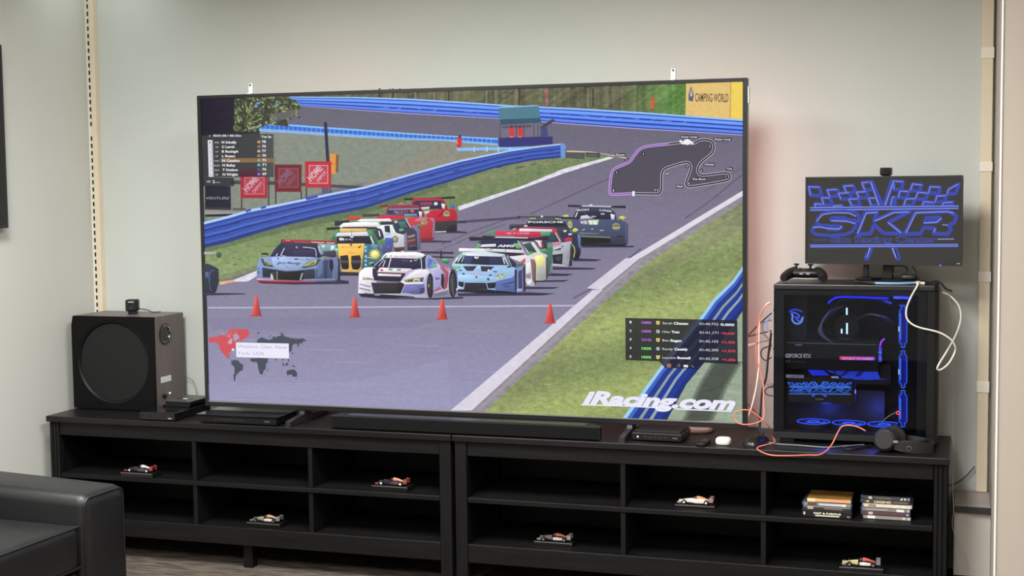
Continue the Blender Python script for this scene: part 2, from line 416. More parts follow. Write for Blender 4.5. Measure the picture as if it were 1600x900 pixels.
# ================================================================== armchair
Mlea = mat('black_leather', (20, 20, 21), .38, spec=.4, noise=(9, .18), bump=(420, .35))
Mpip = mat('leather_piping', (8, 8, 8), .5, noise=(40, .15))
t = thing('armchair', 'black leather armchair with piped square arms facing away from the slotted upright', 'armchair', (-.607, -1.325, 0), -.05)
def arm(y0, y1):
    bm = B((-.86, y0, .05), (0, y1, .62), .035, 4)
    for v in bm.verts:
        if v.co.z > .4: v.co.z += -.03*v.co.x
    return bm
def softbox(lo, hi, bev, crown=0):
    bm = B(lo, hi, bev, 4)
    if crown:
        bmesh.ops.subdivide_edges(bm, edges=[e for e in bm.edges if e.calc_length() > .2], cuts=7, use_grid_fill=True)
        cx, cy = (lo[0]+hi[0])/2, (lo[1]+hi[1])/2
        for v in bm.verts:
            if v.co.z > (lo[2]+hi[2])/2:
                u, q = (v.co.x-cx)/(hi[0]-lo[0])*2, (v.co.y-cy)/(hi[1]-lo[1])*2
                v.co.z += crown*max(0, 1-u*u)*max(0, 1-q*q)
    return bm
for (y0, y1) in ((-.205, 0), (-.995, -.79)):
    a = obj('arm', arm(y0, y1), Mlea, t, smooth=True)
    bm = NB(); i_ = .0105; r_ = .0245; pp = [(-.009, y0+i_, .06), (-.009, y0+i_, .35)]
    pp += [(-.009, y0+i_+r_-r_*math.cos(q*math.pi/12), .62-i_-r_+r_*math.sin(q*math.pi/12)) for q in range(7)]
    pp += [(-.009, y1-i_-r_+r_*math.sin(q*math.pi/12), .62-i_-r_+r_*math.cos(q*math.pi/12)) for q in range(7)]
    pp += [(-.009, y1-i_, .35), (-.009, y1-i_, .06)]
    tube(bm, pp, .0042, 8, 1)
    obj('piping', bm, Mpip, a, smooth=True)
sc = obj('seat_cushion', softbox((-.70, -.785, .40), (-.012, -.21, .538), .028, .016), Mlea, t, smooth=True)
bm = NB(); tube(bm, [(-.05, -.219, .530), (-.024, -.224, .530), (-.02, -.25, .530), (-.02, -.745, .530), (-.024, -.775, .530)], .004, 8, 3)
tube(bm, [(-.024, -.225, .408), (-.019, -.25, .408), (-.019, -.745, .408), (-.024, -.77, .408)], .004, 8, 3)
obj('piping', bm, Mpip, sc, smooth=True)
fp = obj('front_panel', softbox((-.72, -.788, .07), (-.022, -.207, .398), .02), Mlea, t, smooth=True)
bm = NB(); tube(bm, [(-.021, -.215, .24), (-.019, -.78, .24)], .0035, 8, 1); obj('piping', bm, Mpip, fp, smooth=True)
obj('backrest', softbox((-.86, -.785, .06), (-.705, -.21, .82), .05), Mlea, t, smooth=True)
for lx in (-.80, -.06):
    for ly in (-.94, -.06): obj('foot', B((lx-.025, ly-.025, 0), (lx+.025, ly+.025, .052), .003), mat('chair_foot', (25, 22, 20), .5), t)
tag(obj('floor_mat', B((-1.28, -.62, 0), (-.93, -.36, .006), .002), mat('pale_mat', (176, 178, 172), .8, noise=(30, .06))), 'pale grey mat lying flat on the carpet beside the armchair', 'floor mat')

# ================================================================== dark display on the left wall
t = thing('wall_display', 'black framed flat display hung on the left wall', 'television', (XLW, -.31, 1.385))
obj('casing', B((0.002, -1.25, -.02), (.045, 0, .70), .004), mat('display_black', (38, 38, 42), .4), t)
obj('screen', B((.0452, -1.24, -.005), (.0462, -.012, .69)), mat('display_glass', (12, 12, 15), .12), t)
obj('bracket', B((.0005, -.8, .2), (.0018, -.4, .5)), Mhole, t)

# ================================================================== subwoofer and what stands round it
Mblk = mat('satin_black', (13, 12, 14), .45, spec=.35, noise=(40, .1))
Mgloss = mat('gloss_black', (14, 14, 16), .12, coat=.5)
Mchrome = mat('chrome', (225, 228, 232), .12, 1)
sx0, sx1, sy0, sy1, sz1 = -1.764, -1.372, .058, .305, .981
t = thing('subwoofer', 'large black subwoofer box with round grille and side port on left console', 'subwoofer', ((sx0+sx1)/2, sy0, ZT))
W2 = (sx1-sx0)/2; H = sz1-ZT
obj('cabinet', B((-W2, .02, .004), (W2, sy1-sy0, H), .003), mat('sub_vinyl', (96, 86, 84), .4, noise=(40, .12, (1, 1, .1))), t)
# baffle with a circular opening and a recessed ring
bm = NB(); cx, cz, r = .004, .204, .178
n = 48; ring = [(cx+r*math.cos(2*math.pi*i/n), cz+r*math.sin(2*math.pi*i/n)) for i in range(n)]
outer = []
for i in range(n):
    a = 2*math.pi*i/n; c_, s_ = math.cos(a), math.sin(a)
    kx = (W2-cx if c_ > 0 else W2+cx)/abs(c_) if abs(c_) > 1e-6 else 9; kz = ((H-cz) if s_ > 0 else cz-.004)/abs(s_) if abs(s_) > 1e-6 else 9
    kk = min(kx, kz); outer.append((cx+kk*c_, cz+kk*s_))
for yy in (0.0,):
    A = [bm.verts.new((x, 0, z)) for x, z in ring]; O = [bm.verts.new((x, 0, z)) for x, z in outer]; A2 = [bm.verts.new((x, .012, z)) for x, z in ring]; O2 = [bm.verts.new((x, .02, z)) for x, z in outer]
    for i in range(n):
        j = (i+1) % n
        bm.faces.new((A[i], A[j], O[j], O[i])); bm.faces.new((A[i], A2[i], A2[j], A[j])); bm.faces.new((O[i], O[j], O2[j], O2[i]))
obj('baffle', bm, mat('sub_baffle', (11, 10, 11), .55, spec=.15, noise=(50, .08)), t)
for sx in (-W2, W2):
    for sz in (.004, H): pass
bm = lathe(NB(), [(.18, -.001), (.176, -.006), (.168, -.004), (.164, .004)], (cx, .006, cz), (0, 1, 0), 48)
g = obj('grille_ring', bm, mat('sub_ring', (14, 14, 15), .45, spec=.2), t, smooth=True)
bm = lathe(NB(), [(.178, .0115), (.12, .0095), (.05, .006), (0, .005)], (cx, 0, cz), (0, 1, 0), 48)
obj('grille_cloth', bm, mat('grille_cloth', (11, 11, 12), .9, noise=(900, .5)), t, smooth=True)
py, pz = .155-sy0, .902-ZT
bm = lathe(NB(), [(.044, 0), (.046, .003), (.041, .004), (.036, .0), (.033, -.03), (.033, -.06)], (W2, py, pz), (1, 0, 0), 32)
obj('port_ring', bm, mat('port_black', (22, 22, 24), .3), t, smooth=True)
bm = lathe(NB(), [(.037, .0012), (.034, .0012)], (W2, py, pz), (1, 0, 0), 32, -2.3, 1.0)
bm = tube(NB(), [(W2+.0015, py+.036*math.cos(a), pz+.036*math.sin(a)) for a in [-.9+.2*i for i in range(11)]], .005, 6, 1)
obj('port_shine', bm, Mchrome, t, smooth=True)
bm = lathe(NB(), [(.031, .0005), (0, .0005)], (W2, py, pz), (1, 0, 0), 28); obj('port_hole', bm, mat('port_hole', (8, 8, 9), .25), t)
obj('sticker', B((W2, .112-sy0, .699-ZT), (W2+.0008, .192-sy0, .724-ZT)), mat('sticker_white', (205, 212, 205), .5, noise=(200, .15)), t)
bm = cyl(NB(), (W2, .13-sy0, .642-ZT), (W2+.012, .13-sy0, .642-ZT), .009, n=16); obj('level_knob', bm, Mblk, t, smooth=40)
bm = lathe(NB(), [(.0035, 0), (.003, .002), (0, .003)], (W2, .178-sy0, .648-ZT), (1, 0, 0), 12); obj('power_led', bm, emis('led_white', (240, 248, 255), 3), t)
for fx in (-W2+.03, W2-.03):
    for fy in (.03, .22): obj('foot', cyl(NB(), (fx, fy, 0), (fx, fy, .0045), .012), Mblk, t)
bm = tube(NB(), [(W2-.01, .2475, .12), (W2+.03, .255, .10), (W2+.055, .24, .06), (W2+.07, .22, .03), (W2+.10, .2, .004)], .0016, 6, 5)
obj('signal_lead', bm, mat('lead_grey', (120, 112, 108), .5), t, smooth=True)
# webcam on it
def webcam(loc, rot, s, label):
    t = thing('webcam', label, 'webcam', loc, rot)
    obj('body', B((-.026*s, -.02*s, .012*s), (.026*s, .025*s, .062*s), .007*s, 3), Mblk, t, smooth=True)
    obj('base', B((-.016*s, -.014*s, 0), (.016*s, .03*s, .0118*s), .003*s, 2), Mblk, t, smooth=True)
    f = obj('face', B((-.022*s, -.0215*s, .016*s), (.022*s, -.0201*s, .058*s), .0006*s), Mgloss, t)
    bm = lathe(NB(), [(.013*s, 0), (.012*s, .003*s), (.008*s, .002*s), (0, .003*s)], (0, -.0215*s, .034*s), (0, -1, 0), 24)
    obj('lens', bm, mat('lens_glass', (30, 34, 40), .08), f, smooth=True)
    bm = B((-.012*s, -.0226*s, .0505*s), (.012*s, -.0216*s, .0545*s)); obj('light_bar', bm, mat('webcam_bar', (190, 195, 198), .3), f)
    return t
webcam((-1.549, .19, sz1), .3, 1.0, 'small black cube webcam standing on the subwoofer')
bm = tube(NB(), [(-1.53, .215, sz1+.02), (-1.505, .24, sz1+.012), (-1.49, .25, sz1+.003), (-1.46, .27, sz1+.003)], .002, 6, 5)
tag(obj('webcam_cable', bm, Mblk, smooth=True), 'short black webcam cable on top of the subwoofer', 'cable')
# set-top box and the slab on it
t = thing('set_top_box', 'black glossy set top box on the console beside the subwoofer', 'set-top box', (-1.245, -.128, ZT))
obj('body', B((-.08, .002, .003), (.08, .285, .034), .003, 2), Mgloss, t)
obj('front_panel', B((-.08, 0, .004), (.08, .0018, .033), .0005), mat('stb_front', (20, 20, 22), .3), t)
for q in (-.07, -.035): obj('button', cyl(NB(), (q, .001, .018), (q, -.002, .018), .004, n=14), Mblk, t)
obj('badge', B((.05, -.0006, .009), (.066, 0, .014)), mat('badge_grey', (140, 140, 142), .4), t)
for fx in (-.06, .06):
    for fy in (.04, .24): obj('foot', cyl(NB(), (fx, fy, 0), (fx, fy, .0032), .008, n=12), Mblk, t)
t = thing('network_switch', 'slim dark device with bright light lying on the set top box', 'device', (-1.232, .01, ZT+.0345), -.06)
bm = prism(NB(), [(-.055, 0), (.052, 0), (.06, .012), (.06, .021), (-.06, .021), (-.06, .008)], 1, 0, .15, .001); obj('body', bm, Mblk, t)
obj('top_plate', B((-.062, -.006, .0212), (.062, .156, .0262), .0015), mat('switch_grey', (66, 64, 62), .35, noise=(60, .1)), t)
for q in range(3): obj('port', B((-.04+q*.03, .05, .0263), (-.02+q*.03, .06, .0275)), mat('port_light', (215, 225, 215), .3) if q == 1 else Mgloss, t)
# disc player
t = thing('disc_player', 'flat black disc player below the left end of the big television', 'disc player', (-.885, -.133, ZT))
obj('body', B((-.17, .002, .004), (.172, .185, .032), .002), Mblk, t)
obj('lid', B((-.178, -.004, .0322), (.178, .19, .037), .0015), mat('player_lid', (20, 20, 24), .13, coat=.3), t)
obj('tray_door', B((-.1, 0, .012), (.04, .0018, .024), .0004), Mgloss, t)
obj('button', B((.12, 0, .014), (.145, .0018, .02), .0004), mat('player_btn', (70, 70, 74), .3), t)
for fx in (-.15, .15):
    for fy in (.02, .16): obj('foot', cyl(NB(), (fx, fy, 0), (fx, fy, .0045), .009, n=12), Mblk, t)
# soundbar
t = thing('soundbar', 'long black soundbar on the consoles below the big television', 'soundbar', (.05, -.125, ZT))
x0, x1 = -.533, .533
bm = prism(NB(), [(x0, 0), (x1, 0), (x1, .028), (x1-.055, .085), (x0+.02, .085), (x0, .06)], 2, .003, .052, .002)
obj('body', bm, mat('soundbar_black', (15, 14, 15), .5, spec=.3, noise=(60, .08)), t)
obj('front_grille', B((x0+.006, -.003, .006), (x1-.006, -.0003, .0495), .001), mat('soundbar_cloth', (10, 10, 11), .85, spec=.2, noise=(700, .4)), t)
obj('top_panel', B((x0+.06, .012, .0523), (x1-.06, .07, .0535), .0005), mat('soundbar_top', (40, 39, 41), .28), t)
for fx in (-.45, .45): obj('foot', B((fx-.03, .01, 0), (fx+.03, .07, .0033)), Mblk, t)
# streaming / router box
t = thing('mini_computer', 'black streaming box with a white power light under the television', 'media box', (.782, -.085, ZT), -.03)
obj('body', B((-.092, 0, .003), (.092, .16, .032), .006, 2), mat('minibox', (24, 24, 26), .4), t)
obj('lid', B((-.086, .008, .0322), (.086, .152, .037), .002), mat('minibox_lid', (30, 29, 30), .35), t)
f = obj('front_panel', B((-.086, -.0016, .006), (.086, -.0003, .029), .0004), Mgloss, t)
obj('power_light', lathe(NB(), [(.003, 0), (0, .0012)], (-.068, -.0017, .017), (0, -1, 0), 12), emis('led_white2', (225, 240, 255), 2.5), f)
for q in range(5): obj('port', B((-.045+q*.018, -.0023, .014), (-.034+q*.018, -.0017, .021)), mat('port_dark', (40, 40, 44), .3), f)
obj('badge', B((.06, -.0022, .015), (.078, -.0017, .019)), mat('badge_dim', (95, 95, 98), .4), f)
for fx in (-.07, .07):
    for fy in (.02, .14): obj('foot', cyl(NB(), (fx, fy, 0), (fx, fy, .0035), .008, n=12), Mblk, t)
# round pale disc
t = thing('charging_disc', 'pale round disc lying on the console behind the streaming box', 'charging pad', (.885, .175, ZT))
obj('body', lathe(NB(), [(0, 0), (.056, 0), (.06, .004), (.06, .012), (.057, .015), (0, .0152)], (0, 0, 0), n=40), mat('disc_grey', (150, 146, 142), .4), t, smooth=40)
obj('pad', lathe(NB(), [(.055, .0153), (.054, .0162), (0, .0164)], (0, 0, 0), n=40), mat('disc_white', (225, 216, 210), .5), t, smooth=40)
# small remote-like box
t = thing('small_remote', 'small dark stubby remote lying between streaming box and white earbud case', 'remote', (.95, -.14, ZT), -.12)
obj('body', B((-.015, 0, 0), (.015, .085, .014), .003, 2), Mblk, t, smooth=True)
obj('button', B((-.009, .055, .0141), (.009, .066, .0153), .0005), mat('btn_grey', (75, 74, 76), .4), t)
obj('button', B((-.009, .03, .0141), (.009, .04, .0153), .0005), Mgloss, t)
# earbud case
t = thing('earbud_case', 'rounded white earbud charging case on the console', 'earbud case', (1.023, -.075, ZT), -.05)
def pill(bm, w_, d_, h_, z, n=32, sq=3.2, prof=((0, .72), (.12, .92), (.3, .99), (.5, 1), (.7, .99), (.88, .92), (1, .70))):
    secs = []
    for hh, k_ in prof:
        ring = []
        for i in range(n):
            a = 2*math.pi*i/n; c_, s_ = math.cos(a), math.sin(a); q = (abs(c_)**sq+abs(s_)**sq)**(-1/sq)
            ring.append((c_*q*w_*k_, s_*q*d_*k_, z+hh*h_))
        secs.append(ring)
    return loft(bm, secs)
obj('base_shell', pill(NB(), .027, .024, .0155, 0, prof=((0, .7), (.15, .9), (.4, .98), (.8, 1), (1, .995))), mat('earbud_white', (233, 224, 214), .3), t, smooth=True)
obj('lid', pill(NB(), .027, .024, .0115, .0159, prof=((0, .995), (.3, .98), (.6, .93), (.85, .8), (1, .6))), mat('earbud_lid', (236, 228, 218), .3), t, smooth=True)
obj('hinge', B((-.012, .0225, .013), (.012, .0262, .02), .001), mat('hinge_grey', (120, 118, 118), .3), t)
# mouse
t = thing('computer_mouse', 'black ergonomic computer mouse on the console by the television corner', 'mouse', (1.12, -.075, ZT), -.35)
def mouse_ring(y, w_, h_, n=20):
    return [(w_*math.cos(math.pi*2*i/n), y, max(.001, h_*max(0, math.sin(math.pi*2*i/n))**.8)) for i in range(n)]
secs = [mouse_ring(y, w_, h_) for y, w_, h_ in ((-.02, .016, .008), (-.012, .027, .019), (.005, .0325, .029), (.03, .034, .036), (.055, .032, .037), (.08, .030, .03), (.095, .026, .02), (.102, .02, .01))]
obj('shell', loft(NB(), secs), mat('mouse_black', (22, 21, 22), .3), t, smooth=True)
obj('scroll_wheel', cyl(NB(), (-.004, .085, .029), (.004, .085, .029), .008, n=16), Mchrome if False else mat('wheel_dark', (60, 60, 62), .4), t)
obj('button_seam', B((-.0006, .06, .0325), (.0006, .082, .0365)), Mgloss, t)
# ================================================================== the race picture on the big television (traced in photo pixels, laid on the screen plane)
A = Art(); rnd = random.Random(5)
def mixc(a, b, t): t = max(0, min(1, t)); return tuple(p+(q-p)*t for p, q in zip(a, b))
def ramp(stops, t):
    for (t0, c0), (t1, c1) in zip(stops, stops[1:]):
        if t <= t1: return mixc(c0, c1, (t-t0)/(t1-t0))
    return stops[-1][1]
def road(x, y):
    c = ramp(((128, (98, 96, 108)), (200, (106, 102, 120)), (340, (124, 118, 141)), (480, (136, 132, 158)), (640, (156, 152, 186))), y)
    n = rnd.uniform(-2.5, 2.5); return lin(tuple(v+n for v in c))
def noisy(c, a): return lambda x, y: lin(tuple(max(0, v+a*rnd.uniform(-1, 1)) for v in c))
def speck(c, a):
    def f(x, y):
        n = a*rnd.uniform(-1, 1); return lin(tuple(max(0, v+n) for v in c))
    return f
FR = dict(px=(0, 0, 1), a=(300, 110, 6), b=(560, 110, 6), c=(780, 110, 3.9125), d=(310, 240, 5.623), e=(310, 340, 5.623), f=(500, 290, 4.7375), g=(690, 300, 5), h=(900, 400, 3.461),
          k1=(395, 365, 10.587), k2=(555, 385, 9.412), k3=(510, 325, 8.569), k4=(590, 300, 9), k5=(700, 360, 8.179), k6=(790, 310, 7.5), h1=(316, 200, 9), h2=(970, 490, 8.421), m=(320, 500, 8.182), i=(900, 590, 6.154))
def F(n): A.frame(*FR[n])
P, S, E_ = A.poly, A.stroke, A.ell
F('px')
A.tx = .35
P('312,152 1163,126 1163,663 325,628', road, sub=14)
# trees behind the far barrier
WCOL = [rnd.random() for _ in range(100)]
def woods(x, y):
    g = max(0, min(1, (x-960)/90)); k = .45*WCOL[int(x/3.1) % 97]+.35*WCOL[int(x/7+y/5) % 89]+.3*rnd.random()
    return lin(mixc(mixc((60, 60, 48), (126, 126, 96), k), mixc((58, 96, 44), (120, 160, 84), k), g))
A.tx = 1.6
P('440,146 560,145 1080,128 1080,184 900,172 700,162 560,156 440,156', woods, sub=4)
for q in range(22):
    x = rnd.uniform(590, 960); P([(x, 138), (x+rnd.uniform(1, 3), 138), (x+2, 168), (x, 168)], rnd.choice([(58, 50, 46), (130, 120, 104), (70, 66, 54), (98, 104, 66)]))
P('850,138 857,138 857,166 852,166', (150, 104, 96)); P('1017,152 1023,152 1022,170 1016,170', (196, 92, 52))
A.tx = .3
P('1072,130 1164,124 1164,188 1071,180', speck((226, 192, 118), 4), sub=12)
P('1142,126 1164,124 1164,188 1141,184', (240, 208, 92)); P('1141,126 1143,126 1142,184 1140,184', (206, 160, 80))
F('c'); P('1172,95 1190,150 1185,190 1158,185 1157,150', (92, 92, 130)); P('1172,112 1183,155 1166,160', (205, 190, 170)); F('px')
A.text('CAMPING WORLD', 1086, 158.5, 13, (92, 74, 66), 52, .015, ang=.02)
A.tx = .25
top = '452,151 560,151.5 640,154 720,159 800,164.5 900,169 1000,175 1080,181 1164,187'
bot = '462,165 560,172.5 640,178 720,182.5 800,187 900,195 1000,202 1080,206.5 1164,212'
A.strip(top, bot, (0, .10, .18, .36, .46, .62, .72, .88, .95, 1), ((150, 196, 252), (52, 84, 186), (112, 160, 250), (42, 66, 172), (98, 146, 246), (36, 56, 158), (92, 136, 240), (52, 60, 150), (176, 170, 226)))
for q in range(24):
    x = 560+q*26+rnd.uniform(-6, 6); y = 156+(x-560)*.048; P([(x, y+rnd.choice((6, 11, 16))), (x+18, y+rnd.choice((7, 12))), (x+18, y+9)], (128, 170, 250), al=.35)
A.tx = .7
P('316,200 440,207 560,213 690,219 770,226 884,226 884,232 700,256 520,296 318,350', speck((132, 139, 127), 5), sub=14)
P('690,222 778,228 800,236 640,282 560,292', speck((140, 138, 124), 5), sub=14)
top = '396,191 450,194 500,198 560,202 640,208 700,212 778,216'; bot = '396,205 450,208 500,211 560,215 640,219 690,220 778,228'
A.strip(top, bot, (0, .2, .65, .82, 1), ((124, 192, 252), (58, 104, 204), (112, 174, 246), (150, 180, 220)))
for q in range(52):
    x = 400+q*7.2; y = 191.5+(x-396)*.065; P([(x, y), (x+1, y), (x+1, y+10), (x, y+10)], (150, 205, 255), al=.55)
P('712,231 884,229 884,232 716,236', (130, 190, 250))
for x in (740, 760, 778, 796): P([(x, 229), (x+2, 229), (x+2, 237), (x, 237)], (176, 210, 250))
# marshal
F('b'); P('920,660 938,620 962,620 972,670 962,725 925,725', (206, 52, 52)); P('940,605 962,605 962,632 942,632', (70, 40, 50)); P('915,650 930,640 935,690 915,690', (232, 130, 120))
A.tx = .4
F('px')
P('313,152 366,150 366,210 315,212', speck((30, 26, 44), 3), sub=16)
P('366,152 420,150 462,156 470,168 462,182 448,188 452,198 420,194 404,200 402,208 366,210', (58, 62, 48))
pal = [(52, 58, 44), (84, 96, 56), (128, 142, 88), (160, 170, 118), (44, 46, 40), (104, 118, 70), (96, 104, 92)]
for q in range(330):
    x, y = rnd.uniform(366, 468), rnd.uniform(151, 207)
    if x > 408 and y > 196-(x-408)*.12: continue
    if x > 446 and not 158 < y < 190-(x-446)*.3: continue
    a = rnd.uniform(0, 3.1); l, w_ = rnd.uniform(2, 5), rnd.uniform(1, 2.2); ca, sa = math.cos(a), math.sin(a)
    P([(x-l*ca, y-l*sa), (x+w_*sa, y-w_*ca), (x+l*ca, y+l*sa), (x-w_*sa, y+w_*ca)], rnd.choice(pal))
for x, y in ((398, 165), (402, 160), (430, 164), (428, 184)): P([(x, y), (x+6, y-1), (x+5, y+3), (x, y+3)], (112, 146, 210))
P('420,180 464,170 460,184 430,190', (112, 106, 108), al=.7)
P('506.5,191 511.5,191 516,262 511,262', (46, 40, 66))
A.tx = .1
F('d')
P('290,236 700,244 1180,272 1462,286 1462,312 1180,298 700,276 290,268', (70, 70, 74))
P('60,470 420,480 420,500 60,492', (92, 88, 90)); P('60,500 330,510 330,530 60,535', (152, 150, 146)); P('62,536 300,528 300,548 64,556', (44, 42, 50))
P('62,282 286,288 292,492 62,488', (36, 38, 50)); P('286,286 302,288 306,530 292,530', (132, 132, 140)); P('62,470 290,474 290,490 62,488', (56, 56, 66))
A.text('VENTURE', 70, 402, 22, (150, 154, 166), 205, .012, .15)
P('1160,0 1212,4 1208,182 1184,178 1160,168', (226, 150, 66)); P('1160,84 1208,86 1208,92 1160,90', (190, 110, 46)); P('1212,8 1236,12 1234,166 1210,160', (128, 90, 60))
P('1128,0 1140,0 1142,70 1130,70', (46, 40, 66))
def sign(x0, y0, x1, y1, c, ci, co, ct):
    P([(x0, y0), (x1, y0), (x1-4, y1), (x0+4, y1)], c)
    w_, h = x1-x0, y1-y0; a, b, c2, d = x0+.15*w_, y0+.14*h, x1-.12*w_, y1-.15*h
    P([(a, b), (c2, b), (c2, d), (a, d)], co); P([(a+8, b+8), (c2-8, b+8), (c2-8, d-8), (a+8, d-8)], ci)
    an = -.84; L_ = .62*w_
    A.text('THE', a+.14*w_, b+.40*h, .12*h, ct, .26*w_, .02, 0, an); A.text('HOME', a+.10*w_, d-.08*h, .24*h, ct, L_*1.05, .03, 0, an); A.text('DEPOT', a+.36*w_, d-.06*h, .12*h, ct, .48*w_, .02, 0, an)
for x, y0, y1 in ((384, 380, 492), (621, 196, 455), (684, 330, 442), (908, 330, 405), (952, 290, 390), (1164, 280, 345)): P([(x-6, y0), (x+6, y0), (x+6, y1), (x-6, y1)], (64, 58, 76))
P('1086,298 1150,298 1150,346 1086,354', (88, 86, 120))
sign(372, 176, 614, 392, (166, 42, 56), (178, 62, 76), (206, 120, 132), (204, 160, 176))
sign(672, 96, 912, 336, (112, 32, 46), (124, 50, 62), (148, 82, 92), (132, 92, 118))
sign(940, 68, 1172, 300, (184, 42, 58), (190, 66, 78), (214, 150, 158), (218, 176, 186))
A.tx = 1.3
F('px')
def gl(x, y):
    k = rnd.uniform(-1, 1); base = mixc((114, 132, 90), (140, 158, 106), (y-330)/90); return lin(tuple(v+9*k for v in base))
P('320,385 355,379 381,371 410,362 452,351 488,343 570,325 640,303 700,285 760,266 820,252 882,245 950,242 958,249 880,270 800,299 716,328 660,352 600,378 540,396 470,410 402,424 345,441 321,448', gl, sub=7)
P('321,386 380,371 452,350 570,325 700,285 700,291 570,335 452,361 400,374 321,395', (78, 96, 74), al=.5)
P('460,402 402,424 345,441 321,448 321,436 400,416', (112, 116, 112), al=.45)
P('700,288 820,253 882,246 950,243 880,254 800,272 716,306', (146, 144, 110), al=.3)
for q in range(70):
    x = rnd.uniform(340, 690); y = 383-(x-321)*.24+rnd.uniform(4, 40); P([(x, y), (x+rnd.uniform(4, 14), y-1), (x+6, y+2)], rnd.choice([(146, 164, 108), (92, 112, 78), (136, 150, 112)]), al=.6)
P('884,238 914,239 914,249 884,247', (84, 86, 86))
P('716,322.5 820,289 880,264 952,245 960,246.5 884,270 820,293.5 718,329', (222, 219, 232))
F('e'); P('516,462 520,512 440,560 330,562 322,542 430,500', (224, 219, 234)); P('322,542 330,562 194,590 188,560', (224, 176, 130)); P('516,455 516,466 322,545 190,562 190,552', (120, 118, 112))
A.tx = .3
F('px')
top = '318,347 363,335.5 387,328 434.5,319 479,310 524,300.5 570,291.5 640,272 720,250 800,234 845,228 880,224'
bot = '318,388 355,379.6 381,371.6 410,362.7 452,351 495,341 570,326 640,303 710,282 775,262 830,251 880,246'
A.strip(top, bot, (0, .10, .2, .3, .36, .48, .58, .64, .76, .86, .93, 1), ((176, 206, 246), (52, 76, 168), (66, 96, 188), (36, 52, 128), (56, 82, 176), (74, 104, 194), (34, 50, 122), (54, 80, 172), (66, 94, 184), (36, 52, 124), (44, 62, 134)))
for q in range(34):
    x = rnd.uniform(325, 860); t_ = rnd.choice((.3, .34, .6, .88)); yt = 347-(x-318)*.235 if x < 640 else 272-(x-640)*.2; h = 40-(x-318)*.027
    P([(x, yt+h*t_), (x+9, yt+h*t_-2), (x+9, yt+h*t_-.6), (x, yt+h*t_+1.5)], (28, 40, 100), al=.7)
P('384,329 392,326 394,329 386,332', (60, 84, 176)); P('408,323.5 416,321.5 417,325 409,327', (60, 84, 176)); P('478,309 496,304.5 498,308.5 480,313', (60, 84, 176))
P('876,224 883,224 884,246 877,247', (106, 150, 214))
# marshal hut
F('c')
P('4,330 250,316 250,420 10,420', (116, 108, 128)); P('20,340 200,332 200,348 20,356', (86, 84, 100))
P('0,228 242,214 258,318 10,332 0,300', (78, 124, 142)); P('6,300 254,290 258,320 10,334', (52, 84, 104)); P('0,222 242,212 243,218 0,230', (140, 190, 220))
for x in (6, 104, 150, 212, 236): P([(x, 330), (x+5, 330), (x+7, 420), (x+2, 420)], (70, 68, 86))
for x in (62, 114): P([(x, 352), (x+14, 344), (x+28, 352), (x+34, 385), (x+26, 416), (x+6, 416)], (208, 56, 54)); E_(x+16, 344, 8, 9, (86, 48, 52), 8); P([(x+6, 404), (x+24, 404), (x+24, 418), (x+6, 418)], (232, 140, 130))
P('0,412 328,404 330,450 200,462 60,470 0,468', (52, 50, 116)); P('250,350 335,300 345,306 262,362', (70, 66, 80)); P('262,350 292,345 302,402 255,405', (64, 72, 122)); P('268,335 330,296 336,302 276,344', (60, 58, 74))
P('410,498 540,502 640,512 720,528 780,540 778,532 700,518 560,496 420,490', (214, 196, 160)); P('532,500 620,505 620,534 534,530', (74, 76, 78)); A.text('DRS', 548, 526, 14, (110, 112, 116), 50, .01)
A.tx = .4
F('px')
for pts, w_ in (('690,382 740,361 800,340', 1.6), ('828,335 900,302 954,278', 1.6), ('1071,341 1110,314 1160,273', 1.8), ('790,350 716,378', 1.2), ('896,466 930,448 985,402 1002,388', 2.2), ('660,400 720,378', 1), ('1160,262 1100,300', 1)):
    S(pts, w_, (84, 80, 100), al=.75)
P('716,345 812,338 812,342 716,349', (70, 64, 92), al=.85)
P('326,479.6 450,479.6 900,476.2 900,478.6 450,481.4 326,481.6', (190, 186, 212))
for q in range(46):
    x, y = rnd.uniform(330, 760), rnd.uniform(468, 630); P([(x, y), (x+rnd.uniform(30, 120), y+1), (x+70, y+rnd.uniform(2, 5)), (x+10, y+2)], rnd.choice([(142, 138, 166), (166, 162, 194), (134, 130, 158)]), al=.3)
P('326,497 640,492 700,497 640,512 330,516', (128, 124, 154), al=.35)
P('326,600 560,596 700,560 706,634 500,632 328,624', (162, 158, 192), al=.3)
A.tx = 1.4
def gr(x, y):
    k = rnd.uniform(-1, 1); b_ = mixc((128, 142, 92), (160, 174, 108), .5+.5*math.sin(y*.055+x*.012)); b_ = mixc(b_, (112, 116, 98), (400-y)/120); return lin(tuple(v+10*k for v in b_))
P('1164,300 1010,398 938,456 714,642 1164,664', speck((146, 140, 150), 4), sub=18)
P('1164,314 1100,354 1012,411 962,457 892,519 757,644 1164,664', gr, sub=6)
P('1164,330 1100,362 1040,400 1004,428 960,462 1010,440 1164,356', (126, 120, 112), al=.3)
P('950,474 900,516 770,644 800,644 920,520 980,468', (142, 126, 100), al=.25)
for q in range(170):
    x, y = rnd.uniform(820, 1156), rnd.uniform(350, 645)
    if y < 332+(1164-x)*.6: continue
    P([(x, y), (x+rnd.uniform(4, 16), y+rnd.uniform(-1, 1)), (x+6, y+rnd.uniform(1, 3))], rnd.choice([(168, 182, 116), (98, 118, 66), (150, 166, 96), (188, 194, 140), (88, 108, 64)]), al=.55)
A.tx = .4
P('1164,296 1164,304 1002,403 984,404', (222, 218, 230))
P('978,403.5 1002,402 940,453 918,450', speck((214, 208, 222), 3), sub=12)
P('927,453 942,453 738,641 705,641', speck((218, 212, 226), 3), sub=14)
P('1002,404 1008,404 948,458 752,641 744,641 942,456', (158, 150, 160))
A.tx = .8
